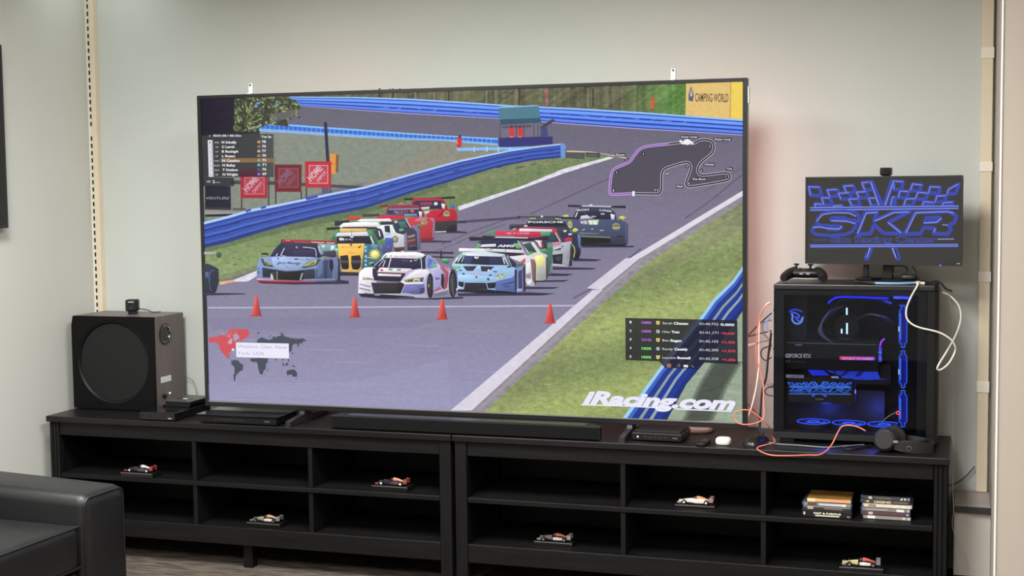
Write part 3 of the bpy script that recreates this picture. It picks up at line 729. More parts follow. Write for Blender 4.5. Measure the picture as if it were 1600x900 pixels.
F('h')
P('905,250 880,340 700,560 600,690 490,880 905,905', speck((152, 166, 146), 5), sub=8)
for q in range(26):
    x, y = rnd.uniform(600, 850), rnd.uniform(560, 880); P([(x, y), (x+120, y+6), (x+120, y+14), (x, y+8)], rnd.choice([(176, 186, 166), (132, 148, 124)]), al=.35)
for w_ in (26, 14, 0): P([(770-w_, 560), (880+w_, 570), (800+w_, 700), (720+w_, 890), (600-w_, 890), (690-w_, 690)], (46, 50, 48), al=.45)
A.tx = .3
top = '905,52 850,130 745,232 690,310 560,470 440,622 250,880'; bot = '905,290 900,300 872,340 800,440 700,570 600,690 494,885'
A.strip(top, bot, (0, .10, .2, .36, .44, .6, .68, .86, 1), ((158, 206, 240), (62, 102, 190), (28, 54, 142), (142, 156, 156), (28, 56, 148), (150, 166, 172), (28, 54, 146), (22, 44, 116)))
# ---------------------------------------------------------------- cars, back to front
SH = (58, 52, 78); A.tx = .35; A.shade = .5
# far red pair
F('k4')
P('800,556 1130,545 1262,560 1262,578 830,578', SH); P('1120,408 1262,412 1262,438 1120,438', SH, al=.8)
P('385,88 905,72 1095,60 1095,92 905,100 385,118', (44, 40, 50)); S('392,118 392,165', 5, (44, 40, 50)); S('1095,90 1095,150', 5, (60, 54, 60))
P('480,130 520,88 660,80 900,80 950,125 975,170 1000,240 560,240', (166, 42, 66)); P('495,150 560,122 900,118 940,160 960,235 640,240 520,200', (52, 48, 66)); P('600,150 760,140 790,190 620,190', (150, 62, 92)); E_(828, 166, 28, 24, (220, 222, 232), 10); P('905,160 960,170 950,240 915,225', (226, 214, 224)); P('620,215 740,205 735,240 630,240', (214, 210, 222))
P('700,300 760,262 900,238 1080,236 1115,262 1130,330 1120,560 830,565 800,420 690,380', (178, 34, 58)); P('800,420 1125,398 1125,545 1060,566 820,560', (56, 54, 58)); P('990,480 1125,450 1125,548 1050,566 990,556', (42, 38, 46)); S('820,420 1120,400', 8, (110, 30, 46)); P('850,350 930,250 950,250 880,350', (140, 24, 44)); E_(980, 308, 47, 44, (148, 140, 112), 12); E_(980, 304, 32, 24, (112, 130, 88), 10); S('940,322 1020,322', 10, (206, 206, 184)); P('1020,196 1050,178 1090,186 1095,226 1040,232', (66, 110, 176)); P('660,276 745,262 720,300 680,310', (220, 206, 214)); P('820,552 975,548 975,566 820,570', (196, 190, 204))
P('600,690 800,680 1050,690 1040,706 620,712', SH)
P('40,190 160,176 160,208 40,214', (130, 34, 56)); S('42,210 42,250', 4, (70, 60, 66)); E_(336, 164, 24, 10, (214, 140, 140), 8)
P('130,262 160,205 230,180 560,178 615,205 660,300 660,345 110,345', (140, 48, 78)); P('150,262 180,232 600,228 640,300 610,345 160,335', (54, 54, 78)); S('170,244 590,234', 14, (150, 156, 186)); P('230,265 440,255 440,310 250,310', (112, 74, 96)); E_(498, 270, 28, 22, (206, 96, 92), 10); S('250,268 300,300', 8, (186, 190, 200)); P('585,270 640,280 625,350 600,350', (222, 214, 226)); P('380,310 560,305 570,335 380,340', (120, 140, 182))
P('440,370 520,350 720,352 790,360 812,400 812,672 760,692 620,690 480,600 430,420', (186, 56, 66)); P('520,400 600,360 720,358 700,380 560,420', (186, 120, 152)); E_(664, 428, 46, 40, (160, 142, 100), 12); S('625,440 700,425', 9, (214, 200, 140)); E_(664, 418, 26, 15, (120, 128, 76), 8); P('740,370 790,362 815,400 815,676 775,684 790,420', (150, 118, 150)); P('620,640 800,640 780,690 630,690', (132, 40, 54)); P('555,470 580,448 640,452 615,490 570,490', (92, 140, 96)); P('720,310 790,302 790,340 730,350', (190, 44, 62))
# red-roofed dark car and white car
P('0,318 340,305 340,330 0,345', (92, 86, 128)); P('0,330 385,335 395,378 190,384 0,370', (206, 46, 62)); S('345,285 352,335', 6, (150, 150, 170)); P('0,296 20,296 20,330 0,330', (60, 56, 80))
P('212,400 400,378 470,500 480,560 380,640 260,560', (46, 60, 76)); P('300,415 390,405 440,500 330,500', (72, 110, 104)); E_(268, 420, 26, 20, (214, 176, 186), 8); S('400,372 475,498', 12, (196, 206, 226)); P('310,520 365,508 385,540 320,556', (92, 170, 130)); P('390,520 480,510 600,480 612,800 560,822 430,815 425,640 390,560', (62, 56, 86)); P('480,470 560,470 600,520 610,800 570,816 560,560', (110, 110, 146)); P('430,620 540,590 530,630 435,650', (148, 140, 116)); P('430,670 545,650 540,720 430,740', (112, 60, 72)); S('435,690 540,668', 6, (190, 156, 150)); S('450,765 550,745', 6, (150, 146, 170)); P('430,770 560,760 560,822 430,820', (52, 46, 58))
P('0,380 170,372 215,410 30,420', (240, 238, 240)); P('30,400 220,412 225,450 60,450', (58, 60, 70))
P('0,470 210,455 265,570 380,600 390,780 330,790 250,790 230,700 0,660', (216, 216, 226)); P('105,475 180,470 190,575 115,560', (46, 50, 62)); P('0,500 60,520 110,610 110,630 0,630', (46, 52, 66)); S('195,470 262,575', 16, (240, 240, 246)); S('80,545 108,630', 14, (222, 222, 232)); S('25,540 50,620', 12, (210, 210, 220)); P('380,590 410,570 425,610 420,845 390,845', (130, 120, 144)); P('235,780 390,770 395,840 260,840', (92, 56, 62)); E_(258, 665, 46, 52, (132, 130, 88), 12); E_(258, 665, 28, 32, (164, 164, 132), 10); P('118,575 190,570 200,600 130,612', (156, 206, 196)); P('120,640 215,645 240,690 215,740 150,745 118,700', (70, 92, 176)); P('20,665 120,660 120,715 30,730', (86, 132, 78))
# yellow / teal car
F('k3')
P('10,262 190,252 190,285 20,298', (46, 42, 52)); S('18,290 18,360', 5, (60, 56, 60)); P('120,170 320,160 320,230 120,238', (52, 50, 62)); P('300,118 475,110 478,155 300,160', (206, 66, 74)); P('490,80 640,75 720,84 720,110 490,120', (70, 68, 84))
P('190,235 240,200 420,188 700,190 745,245 190,262', (242, 240, 242)); P('420,170 470,148 860,142 890,185 470,186', (236, 234, 238)); P('740,180 890,180 890,222 740,222', (52, 54, 64)); P('225,252 560,248 690,262 690,290 225,268', (70, 62, 66))
P('60,440 150,280 560,276 640,300 700,470 700,500 100,560', (66, 108, 92)); P('100,360 150,290 170,292 130,380', (90, 160, 120)); P('190,275 545,272 545,318 190,322', (230, 190, 112)); P('160,330 560,318 580,362 600,378 130,380', (226, 224, 232)); P('150,378 590,372 650,478 150,475', (40, 38, 56)); P('540,290 620,300 640,380 580,375', (86, 146, 112)); S('600,378 640,475', 20, (222, 226, 232)); P('640,300 690,290 790,400 700,440', (54, 60, 74)); S('715,310 730,380', 16, (220, 222, 230)); S('770,310 790,380', 16, (212, 214, 224)); P('180,398 240,402 258,432 190,436', (222, 222, 232)); P('330,378 372,376 366,400 336,402', (226, 226, 236)); S('265,410 290,432', 10, (222, 222, 232)); S('300,415 360,430', 8, (206, 206, 220)); S('350,300 350,440', 5, (60, 52, 60))
P('160,480 520,474 530,560 470,860 220,850 180,640', (240, 188, 86)); P('165,478 520,474 518,520 180,540', (246, 200, 110)); P('195,640 300,628 312,720 312,800 290,822 220,815 196,720', (40, 34, 44)); P('345,640 460,630 478,690 470,790 440,825 360,820 342,740', (40, 34, 44)); P('200,700 312,700 312,735 200,735', (80, 74, 84)); P('345,700 475,700 475,735 345,738', (80, 74, 84)); P('435,520 482,498 462,532 436,538', (90, 66, 44)); P('210,500 240,528 230,530', (170, 120, 60)); P('320,480 360,478 350,508 335,508', (120, 86, 56)); S('300,595 370,605', 6, (190, 110, 70)); S('220,845 330,838 345,810 365,835 440,835 480,780', 10, (214, 196, 150))
P('525,478 700,486 760,560 740,800 600,820 470,860 500,640', (66, 104, 122)); P('540,480 558,480 545,780 520,800', (60, 110, 132))
for y in (510, 555, 632, 690, 745): P([(528, y), (552, y), (548, y+32), (522, y+32)], (140, 214, 232))
P('170,850 460,862 470,905 170,905', (54, 46, 54)); P('620,480 700,490 690,540 610,520', (110, 150, 178)); P('700,430 800,420 800,470 720,490', (84, 140, 84)); P('800,400 900,400 900,480 800,470', (72, 96, 186)); P('760,480 900,470 890,580 760,620', (76, 86, 140)); P('820,510 850,505 845,540', (190, 80, 110))
for r_, al in ((92, .25), (74, .45), (56, .8)): A.poly([(660+r_*(1 if q % 2 else .72)*math.cos(q*math.pi/12), 620+r_*.95*(1 if q % 2 else .72)*math.sin(q*math.pi/12)) for q in range(24)], (244, 236, 120), al=al)
E_(660, 618, 36, 38, (252, 246, 150), 14); S('545,660 620,664', 6, (240, 236, 190)); P('580,735 635,715 650,735 610,760 580,755', (104, 170, 110))
# blue-grey car on the left
F('k1')
P('120,790 1440,760 1600,780 1600,830 700,840 150,822', SH)
P('480,140 500,88 520,92 1390,122 1395,170 620,150', (166, 44, 62)); P('510,88 500,150 480,150 490,100', (50, 36, 46)); S('700,138 960,150', 9, (200, 120, 130), al=.8); S('980,140 1200,150', 14, (230, 190, 200)); S('1230,150 1370,158', 14, (236, 196, 206)); S('560,110 630,112', 10, (236, 180, 180))
P('1110,170 1400,180 1410,300 1200,300', (126, 164, 178)); P('1150,190 1210,195 1180,250', (220, 216, 226)); P('1310,195 1370,200 1360,260 1300,280', (222, 232, 236)); P('1380,240 1420,245 1410,300 1370,300', (126, 226, 226)); P('1180,290 1390,280 1400,400 1180,370', (62, 60, 80))
P('300,380 370,260 480,150 620,140 1080,160 1190,360 1110,400 320,400', (46, 46, 72)); P('470,360 540,225 700,205 1040,232 1060,390 480,385', (52, 46, 78)); P('560,160 1060,170 1050,230 720,200 545,215', (58, 56, 76)); P('680,280 1030,270 1050,380 700,375', (60, 50, 86)); S('475,360 540,235', 14, (206, 212, 232)); S('400,365 425,330', 18, (196, 204, 226)); S('840,222 930,228 1040,245 1062,300 1065,380', 12, (196, 202, 226)); E_(742, 226, 20, 20, (160, 140, 170), 10); S('480,360 560,372', 10, (190, 200, 226)); P('1085,200 1110,195 1180,330 1150,360 1110,300', (150, 166, 206)); S('330,340 400,250', 6, (86, 92, 130))
P('155,320 250,312 275,350 270,380 250,350 160,345', (42, 44, 46)); P('1180,300 1300,290 1390,310 1380,365 1180,370', (66, 66, 82))
P('80,770 85,560 110,430 160,390 280,380 420,372 1000,385 1100,400 1190,400 1220,480 1400,400 1430,420 1450,740 1380,790 1000,800 400,790', (124, 146, 190)); P('310,400 440,385 1010,395 880,440 700,460 420,450', (168, 186, 222)); P('330,400 420,400 880,450 940,430 830,540 760,590 560,610 400,570 340,500', (158, 178, 220))
P('1050,600 1190,420 1230,440 1420,380 1450,500 1450,760 1380,800 1060,800', (74, 88, 124)); P('1190,440 1260,430 1240,780 1190,790', (56, 64, 96)); P('1330,400 1400,380 1430,480 1420,760 1330,780', (104, 120, 158)); P('1280,430 1345,440 1350,560 1320,640 1285,560', (40, 38, 52)); P('1430,400 1455,420 1460,770 1425,780', (38, 38, 46)); P('1080,470 1160,430 1170,640 1090,740', (100, 118, 158))
P('170,560 420,600 560,620 720,615 1040,580 1050,740 820,760 800,775 380,770 360,760 320,650 300,725 180,720', (40, 40, 46)); P('170,570 300,590 300,722 180,715', (46, 50, 62)); P('330,640 420,620 420,755 370,760', (56, 54, 52)); P('440,640 800,630 830,650 790,760 440,755', (32, 30, 32)); S('418,620 418,755', 10, (160, 164, 160)); P('320,650 345,690 365,765 315,755', (212, 206, 224)); P('825,650 848,655 812,770 788,770', (164, 166, 190)); P('860,610 1040,585 1050,735 860,745', (52, 56, 72))
P('150,400 200,420 350,530 345,550 200,530 160,460', (66, 76, 98)); P('195,425 230,440 335,520 260,515 215,480', (176, 174, 76)); P('215,450 290,505 230,490', (92, 100, 60)); P('1110,410 1150,420 1080,520 880,570 820,565 900,490', (74, 84, 108)); P('1060,430 1075,440 1050,505 880,540 850,530 900,500', (190, 186, 84)); P('1030,460 1040,490 920,520', (96, 102, 66))
P('80,735 380,760 800,775 1060,770 1060,800 400,795 80,780', (178, 96, 116)); P('85,775 400,795 980,800 980,825 400,820 130,810', (110, 28, 48)); P('85,740 360,755 360,770 85,760', (206, 176, 196)); P('860,750 1380,740 1380,775 860,790', (122, 130, 162))
for pts in ('410,395 440,430 450,400', '700,405 780,410 760,430 700,430', '790,405 830,430 850,425', '870,420 940,410 930,430', '420,510 450,490 430,525', '730,510 770,500 760,530', '560,545 600,545 575,560', '100,620 130,620 125,650 100,650', '105,565 130,570 125,590 105,585'): P(pts, (66, 76, 112))
A.text('Jerry Mounts', 415, 495, 34, (60, 68, 104), 390, .03, .2, .02); S('540,420 690,408', 6, (110, 128, 168))
# dark car cut by the left edge
F('e'); P('60,420 85,400 150,430 186,450 190,560 168,640 150,672 60,676', (48, 52, 70)); S('105,560 108,490 125,465 150,460', 6, (96, 110, 150)); S('105,560 112,630 130,640', 6, (82, 92, 126)); P('60,300 168,304 168,322 60,322', (176, 178, 178)); E_(188, 328, 24, 26, (66, 98, 78), 12); P('60,660 150,660 420,664 420,672 60,684', (56, 50, 76)); P('70,480 100,475 100,530 70,530', (88, 104, 140))
# right row, far to near
F('k6')
P('900,540 1450,555 1505,550 1505,572 900,575', SH)
P('738,75 890,78 890,102 738,98', (40, 38, 48)); P('1250,86 1415,84 1415,115 1250,110', (40, 38, 48)); P('860,90 1265,92 1265,110 860,112', (74, 74, 88)); S('905,88 1240,95', 14, (196, 198, 210)); S('740,100 742,165', 3, (80, 78, 96)); S('1418,84 1422,160', 4, (150, 148, 166)); E_(1008, 80, 20, 10, (226, 226, 232), 8)
P('800,210 850,115 1000,105 1240,118 1290,170 1310,250 860,250', (54, 58, 80)); P('830,215 865,150 1235,160 1270,250 880,240', (44, 42, 66)); A.text('IRON', 842, 148, 22, (220, 222, 230), 140, .03, 0, -.05); A.text('LYNX', 1108, 146, 22, (220, 222, 230), 145, .03, 0, .1); P('1235,180 1285,190 1280,250 1245,250', (220, 218, 230)); S('850,160 825,220', 12, (214, 214, 226)); P('890,205 960,195 1040,235 880,240', (206, 204, 218)); S('920,160 1020,230', 5, (96, 96, 116)); E_(1145, 182, 28, 10, (170, 172, 190), 10); P('1010,205 1065,205 1065,220 1010,220', (176, 174, 190))
P('720,260 860,240 1300,246 1400,270 1440,300 1440,520 1420,555 1240,555 900,545 860,420 780,400', (70, 78, 106)); P('870,245 1090,250 1100,310 900,310', (100, 106, 130)); P('970,255 1100,250 1085,310 985,306', (190, 212, 180)); A.text('16', 1000, 302, 34, (240, 244, 240), 80, .03); P('880,275 950,260 970,300 900,300', (214, 206, 220)); S('930,275 900,310', 8, (90, 70, 90)); E_(1302, 330, 46, 42, (150, 150, 136), 14); E_(1302, 328, 36, 31, (112, 112, 70), 12); S('1262,345 1345,342', 10, (214, 214, 196)); S('1300,296 1300,360', 6, (170, 164, 80)); E_(762, 306, 30, 46, (164, 162, 110), 12); S('745,330 790,330', 10, (200, 200, 176)); P('1338,215 1375,204 1418,222 1380,250 1345,246', (206, 210, 84)); P('682,196 740,190 748,215 690,222', (200, 204, 96)); P('1340,250 1365,235 1360,265', (44, 44, 60))
P('860,420 1300,440 1430,470 1425,545 1240,555 900,545', (58, 62, 82)); P('890,455 1225,470 1240,520 900,530', (28, 28, 34)); S('875,440 1235,455', 12, (128, 140, 108)); P('870,395 1110,405 1100,425 880,420', (108, 110, 132)); P('1310,435 1380,438 1380,452 1310,450', (36, 40, 56)); P('880,520 1240,535 1420,540 1400,562 890,552', (36, 32, 40)); S('1415,300 1420,520', 7, (104, 118, 160)); S('905,372 935,360', 8, (196, 198, 210)); S('1110,372 1155,376', 8, (196, 198, 210)); E_(1022, 358, 10, 8, (206, 208, 216), 8)
P('800,700 880,700 1140,715 1060,735 800,735', SH)
P('155,205 330,208 330,236 155,232', (46, 44, 52)); P('640,215 860,222 860,246 640,240', (46, 44, 52)); P('330,205 640,205 640,235 330,235', (70, 70, 78)); S('156,230 156,275', 3, (70, 66, 84)); S('180,220 320,222', 8, (150, 148, 160), al=.7); E_(434, 212, 16, 12, (216, 216, 220), 8); P('55,305 240,300 240,350 55,362', (58, 56, 70)); S('60,320 230,312', 4, (110, 110, 116))
P('225,330 290,245 640,240 710,270 760,370 760,470 230,400', (50, 54, 78)); P('260,310 300,262 680,262 715,330 690,320 280,325', (36, 36, 52)); A.text('PORSCHE', 275, 288, 22, (220, 222, 230), 410, .03, 0, -.005); P('290,232 360,226 362,238 292,244', (196, 196, 96)); P('590,232 660,236 662,248 590,244', (196, 196, 96)); P('330,345 720,340 790,420 640,430', (58, 70, 74)); P('790,366 822,344 864,366 830,392 795,390', (208, 212, 84)); P('685,372 722,370 720,392 690,394', (216, 216, 222)); S('750,345 790,335', 12, (166, 164, 106))
P('640,410 700,395 790,410 870,410 890,440 888,640 860,720 800,726 700,600', (44, 50, 76)); P('850,410 885,430 885,600 860,560', (96, 116, 160)); S('786,540 812,570 820,620 805,690', 10, (190, 196, 90)); E_(850, 660, 26, 50, (34, 32, 44), 12); P('745,410 785,412 780,430 745,428', (220, 222, 230))
P('560,800 1080,815 1020,832 560,835', SH)
P('110,400 160,350 240,328 560,338 600,350 670,490 660,520 330,470 110,470', (150, 62, 84)); P('175,352 550,362 550,390 165,385', (226, 222, 230)); P('130,362 175,352 165,388 110,400', (196, 60, 80)); P('550,362 598,360 610,400 550,392', (196, 60, 80)); E_(246, 322, 22, 12, (206, 206, 212), 8); S('90,362 130,352', 12, (200, 190, 90))
P('0,395 400,390 415,430 390,440 0,435', (206, 60, 88)); A.text('IM A LIDER', 30, 414, 16, (238, 170, 186), 260, .02); P('415,392 525,396 520,432 420,430', (90, 150, 116)); P('520,400 590,410 640,505 470,520 400,470', (54, 72, 84)); S('590,400 650,505', 12, (206, 210, 222)); P('690,480 745,452 790,465 780,500 710,505', (196, 48, 66))
P('560,560 640,520 780,500 788,680 780,800 700,800 556,790 552,640', (172, 174, 186)); P('550,520 640,505 660,540 570,560', (210, 130, 150)); P('565,600 640,570 690,545 670,600 560,612', (70, 72, 92)); S('570,600 640,575 670,570 660,600', 7, (226, 226, 234)); P('555,660 680,645 670,770 560,762', (42, 40, 52)); P('600,690 660,675 650,740 600,730', (70, 66, 80)); P('680,630 700,560 760,520 782,560 775,700 720,730 690,700', (164, 166, 176)); S('735,690 750,620 770,580', 6, (120, 122, 136)); P('770,520 792,560 785,790 745,800 760,700', (54, 50, 62)); S('556,772 700,785', 10, (206, 204, 214))
# green / amg cars
F('g')
P('690,640 860,632 1040,640 980,655 740,655', SH); P('650,690 1010,685 960,700 650,705', SH); P('640,738 930,742 880,755 640,758', SH); P('130,790 660,780 900,792 800,806 140,812', SH)
P('365,305 430,300 430,330 370,332', (86, 148, 112)); P('425,302 780,312 780,345 430,338', (206, 58, 86)); P('780,310 858,312 850,340 785,340', (92, 158, 120)); A.text('IM A LIDER', 515, 328, 12, (238, 170, 186), 180, .02); P('220,350 380,352 720,360 840,345 840,372 720,382 225,380', (44, 40, 54)); S('400,352 680,358', 8, (216, 214, 224)); P('325,338 430,345 420,356 325,352', (50, 48, 58))
P('720,372 790,368 870,440 860,480 800,470', (62, 52, 72)); P('735,375 790,380 785,440', (226, 222, 228)); S('750,380 765,425', 5, (200, 70, 90)); S('780,385 800,430', 8, (196, 60, 84)); P('770,445 830,440 870,410 875,440 865,560 860,640 830,640 810,500', (70, 116, 98)); P('828,415 850,402 878,420 860,436 832,434', (92, 160, 110)); S('850,640 866,560', 4, (150, 160, 160))
P('640,395 725,390 780,470 830,490 835,660 800,690 740,690 720,560', (206, 206, 196)); P('640,405 700,392 750,470 690,475', (62, 80, 86)); S('722,392 770,472', 9, (216, 220, 226)); P('735,500 790,490 810,520 800,570 745,590', (232, 230, 150)); P('760,600 800,570 830,640 800,690 750,680', (170, 172, 166)); P('820,500 838,520 835,670 820,690', (96, 74, 84)); P('770,450 810,440 830,455 790,470', (96, 160, 100))
P('270,450 290,395 330,375 590,372 630,420 660,480 510,500 280,470', (44, 44, 74)); P('272,440 290,400 312,402 300,445', (110, 176, 120)); P('570,400 610,400 625,440 590,440', (120, 176, 116)); A.text('AMG', 440, 428, 17, (232, 234, 238), 138, .05, .2); P('320,410 430,404 430,426 305,430', (226, 228, 234)); P('300,440 500,446 640,452 650,478 520,470 300,460', (230, 230, 232)); P('505,478 640,486 640,500 510,498', (60, 40, 48)); S('600,380 665,490', 8, (180, 196, 210))
P('520,505 660,490 730,510 740,560 738,730 700,735 660,700 660,560', (214, 210, 216)); P('620,545 655,515 662,548 640,558', (214, 90, 96)); P('700,520 735,530 738,720 715,690', (132, 100, 94)); P('668,560 700,545 705,690 668,700', (220, 220, 228)); P('670,700 710,680 705,722 675,725', (236, 236, 240)); P('735,540 742,560 742,725 735,730', (70, 56, 62)); P('680,470 712,462 725,478 690,490', (88, 152, 100)); P('660,640 705,628 700,672 665,672', (150, 140, 160))
# light blue car
F('k5')
P('150,225 750,240 760,268 150,268', (238, 236, 242)); P('60,430 130,330 200,280 440,262 720,300 790,440 780,470 80,450', (196, 214, 220)); P('90,420 180,330 225,318 710,330 775,440 520,440 240,428', (46, 46, 72)); P('215,330 330,322 300,425 215,420', (66, 70, 112)); P('540,330 690,340 740,440 545,440', (56, 54, 88)); P('250,300 720,318 720,335 240,322', (226, 230, 236)); P('120,330 200,288 215,320 150,360', (140, 196, 180)); P('690,300 735,300 748,340 715,340', (150, 206, 190)); S('135,405 185,330', 12, (216, 222, 232)); S('185,405 215,330', 10, (196, 204, 222)); S('710,345 735,425', 14, (212, 220, 230)); S('740,345 765,420', 10, (196, 206, 222)); E_(375, 342, 28, 20, (232, 232, 238), 10); P('360,320 400,335 370,345', (70, 70, 90)); S('745,270 755,230', 8, (90, 110, 130)); P('480,232 530,226 600,240 560,258 480,250', (200, 196, 206))
P('760,310 790,330 900,440 860,480 800,460', (56, 52, 84)); S('765,310 820,455', 10, (150, 172, 200)); P('870,440 930,420 1000,420 940,455 880,460', (62, 110, 106)); P('940,420 1000,350 1000,408', (210, 96, 106))
P('60,440 200,440 520,444 780,455 860,470 890,520 880,790 640,780 300,760 140,750 130,650 130,520', (150, 188, 226)); P('140,560 700,600 640,650 300,655 140,640', (166, 204, 238)); P('60,450 180,450 170,490 90,490', (120, 196, 150)); P('620,650 830,600 890,540 885,790 640,780 610,740', (92, 112, 172)); P('860,500 890,500 885,796 868,796', (48, 44, 72)); P('890,480 995,450 1000,780 890,790', (120, 128, 176)); P('905,520 960,500 955,760 915,770', (66, 66, 108)); P('965,470 1000,440 1000,775 975,780', (54, 50, 74)); P('890,745 960,740 955,780 890,784', (160, 164, 206))
P('200,455 385,452 330,515 250,515', (66, 54, 74)); P('425,455 605,460 560,500 520,522 440,522', (60, 50, 70)); P('385,452 425,455 438,520 335,520', (176, 206, 234)); E_(530, 508, 16, 12, (226, 230, 240), 8); P('750,465 800,450 820,468 780,475', (54, 52, 78))
P('600,590 640,570 755,540 720,600 690,580 670,610 650,590 640,610', (150, 146, 70)); S('620,590 640,610 680,570 700,598 740,550', 9, (232, 236, 220)); P('145,505 195,502 195,516 150,518', (62, 72, 106)); P('585,515 640,522 632,536 590,530', (62, 72, 106)); E_(210, 553, 17, 14, (62, 72, 106), 8); P('540,560 575,560 560,582 535,580', (62, 72, 106)); P('510,605 538,605 538,638 512,638', (62, 72, 106)); E_(374, 596, 14, 12, (54, 54, 84), 8); A.text('LIQUI MOLY', 290, 562, 26, (204, 160, 196), 180, .02); S('330,580 425,580', 7, (204, 160, 196))
P('145,650 225,660 215,720 145,720', (40, 36, 50)); P('220,665 505,668 520,750 215,748', (48, 44, 58)); P('505,670 625,660 610,735 525,740', (42, 38, 52)); S('222,662 210,745', 10, (160, 190, 220)); S('500,665 522,748', 10, (150, 184, 216)); P('120,745 520,752 880,790 880,806 400,798 120,780', (38, 34, 48)); P('690,690 840,650 870,640 860,665 700,700', (60, 72, 124)); P('730,710 800,705 795,720 735,720', (60, 66, 110)); P('135,700 215,735 215,752 135,750', (176, 206, 232))
# white and black car in front
F('k2')
P('60,690 150,720 700,760 1100,760 1500,740 1600,735 1600,765 1200,780 400,770 100,740', SH)
P('980,70 1260,75 1460,80 1460,110 980,100', (56, 50, 66)); P('1060,140 1470,150 1460,170 1080,160', (46, 42, 56)); P('1265,60 1290,65 1290,180 1265,175', (46, 42, 56))
P('270,300 420,160 560,110 1000,110 1060,130 1210,250 1290,300 1380,300 1450,420 1400,640 1150,690 1060,760 700,720 200,690 60,660 70,380 150,310', (196, 190, 214)); P('400,165 470,95 560,80 900,80 1020,105 1040,140 940,175 540,165', (244, 242, 246)); P('420,165 470,120 490,140 450,170', (130, 180, 140)); P('930,150 1010,150 1000,178 935,176', (150, 196, 166)); A.text('Michelin Pilot', 590, 152, 18, (190, 130, 140), 315, .01); P('520,135 560,132 545,150', (90, 80, 90))
P('270,300 440,170 540,165 980,180 990,320 860,340 750,320 350,330', (46, 42, 66)); P('540,175 975,185 975,310 510,305', (52, 46, 76)); S('505,305 540,170', 14, (226, 226, 236)); S('420,300 460,200', 12, (214, 214, 228)); S('360,290 440,190', 10, (196, 196, 216)); S('290,300 400,180', 8, (150, 150, 180)); S('985,190 995,310', 14, (214, 214, 226)); P('990,170 1050,125 1100,190 1050,330 1000,330', (44, 42, 62)); S('820,215 850,210', 14, (226, 226, 236)); S('880,205 925,198', 10, (206, 206, 222)); S('700,205 790,212', 8, (110, 112, 160)); P('690,62 750,60 750,80 690,78', (200, 196, 196)); S('745,20 745,85', 10, (110, 100, 116))
P('215,230 275,225 290,250 230,265', (104, 176, 120)); P('240,260 300,240 280,290', (40, 40, 52))
P('1060,150 1110,140 1200,240 1220,300 1100,330 1050,310', (128, 146, 206)); S('1055,320 1050,170 1090,130 1160,170 1250,270 1340,310', 9, (196, 190, 214)); P('1130,290 1170,260 1220,270 1200,300 1140,306', (104, 190, 130)); P('1090,160 1150,200 1130,250 1090,300', (92, 112, 180))
P('60,620 70,400 110,340 180,305 270,305 280,480 260,540 290,690 70,640', (238, 234, 244)); P('270,320 360,320 340,380 300,470 270,400', (46, 42, 60)); P('280,380 350,300 840,340 760,400 690,500 680,520 300,500 272,420', (46, 40, 64)); P('380,308 850,325 760,395 335,378', (236, 214, 226)); P('400,320 830,335 760,385 350,370', (240, 226, 236)); S('345,375 750,388', 8, (214, 120, 160)); P('395,325 430,345 420,362 385,355', (150, 40, 70)); P('510,318 570,320 560,350 500,348', (110, 180, 130)); P('635,328 690,330 680,356 625,354', (120, 156, 120)); P('350,395 695,410 685,442 345,430', (240, 232, 240)); S('400,410 620,420', 6, (206, 200, 206)); P('720,490 830,390 990,335 1080,345 1110,400 1060,560 700,560 680,520', (226, 222, 234)); P('720,490 900,350 1000,335 820,430', (246, 242, 248)); P('1000,560 1060,420 1110,380 1150,560 1100,720 1000,740', (176, 172, 202))
P('125,450 200,455 285,475 290,490 130,488', (156, 152, 120)); P('150,455 180,452 190,480 155,480', (206, 206, 160)); P('735,490 860,462 965,455 960,515 750,525', (150, 144, 110)); P('780,495 870,480 880,515 790,520', (86, 84, 60)); S('870,512 890,480 935,478 945,500', 12, (244, 244, 214)); P('970,455 1025,450 1010,520 965,515', (88, 86, 128)); S('690,515 760,545 1010,535', 14, (246, 242, 248)); S('90,510 230,540 330,520', 12, (230, 226, 238))
P('250,530 690,525 745,555 690,690 290,690', (40, 34, 44)); P('330,505 680,515 640,540 340,540', (118, 112, 120)); P('360,560 640,560 640,670 350,675', (50, 46, 54)); P('250,540 340,530 350,680 290,690', (52, 48, 60)); P('745,555 1030,550 1040,640 1000,700 800,700 690,690', (104, 106, 162)); P('760,570 930,565 920,640 720,680', (116, 118, 178)); S('748,555 690,690 800,690 900,730 1060,720', 10, (200, 196, 220)); P('60,640 160,670 150,690 60,690', (230, 226, 238)); P('70,600 240,640 240,655 80,620', (120, 112, 140)); P('80,540 250,585 240,600 80,560', (150, 142, 170)); P('60,690 150,690 400,700 900,740 880,755 400,750 120,730', (40, 36, 48)); P('300,705 390,706 380,720 300,718', (170, 160, 178)); P('960,620 1040,600 1030,640 970,640', (64, 62, 104)); P('960,655 1040,645 1030,680 970,680', (60, 58, 98))
E_(1118, 575, 52, 185, (40, 36, 48), 20); E_(1112, 575, 32, 140, (58, 54, 62), 18); E_(1098, 575, 12, 24, (150, 150, 110), 10)
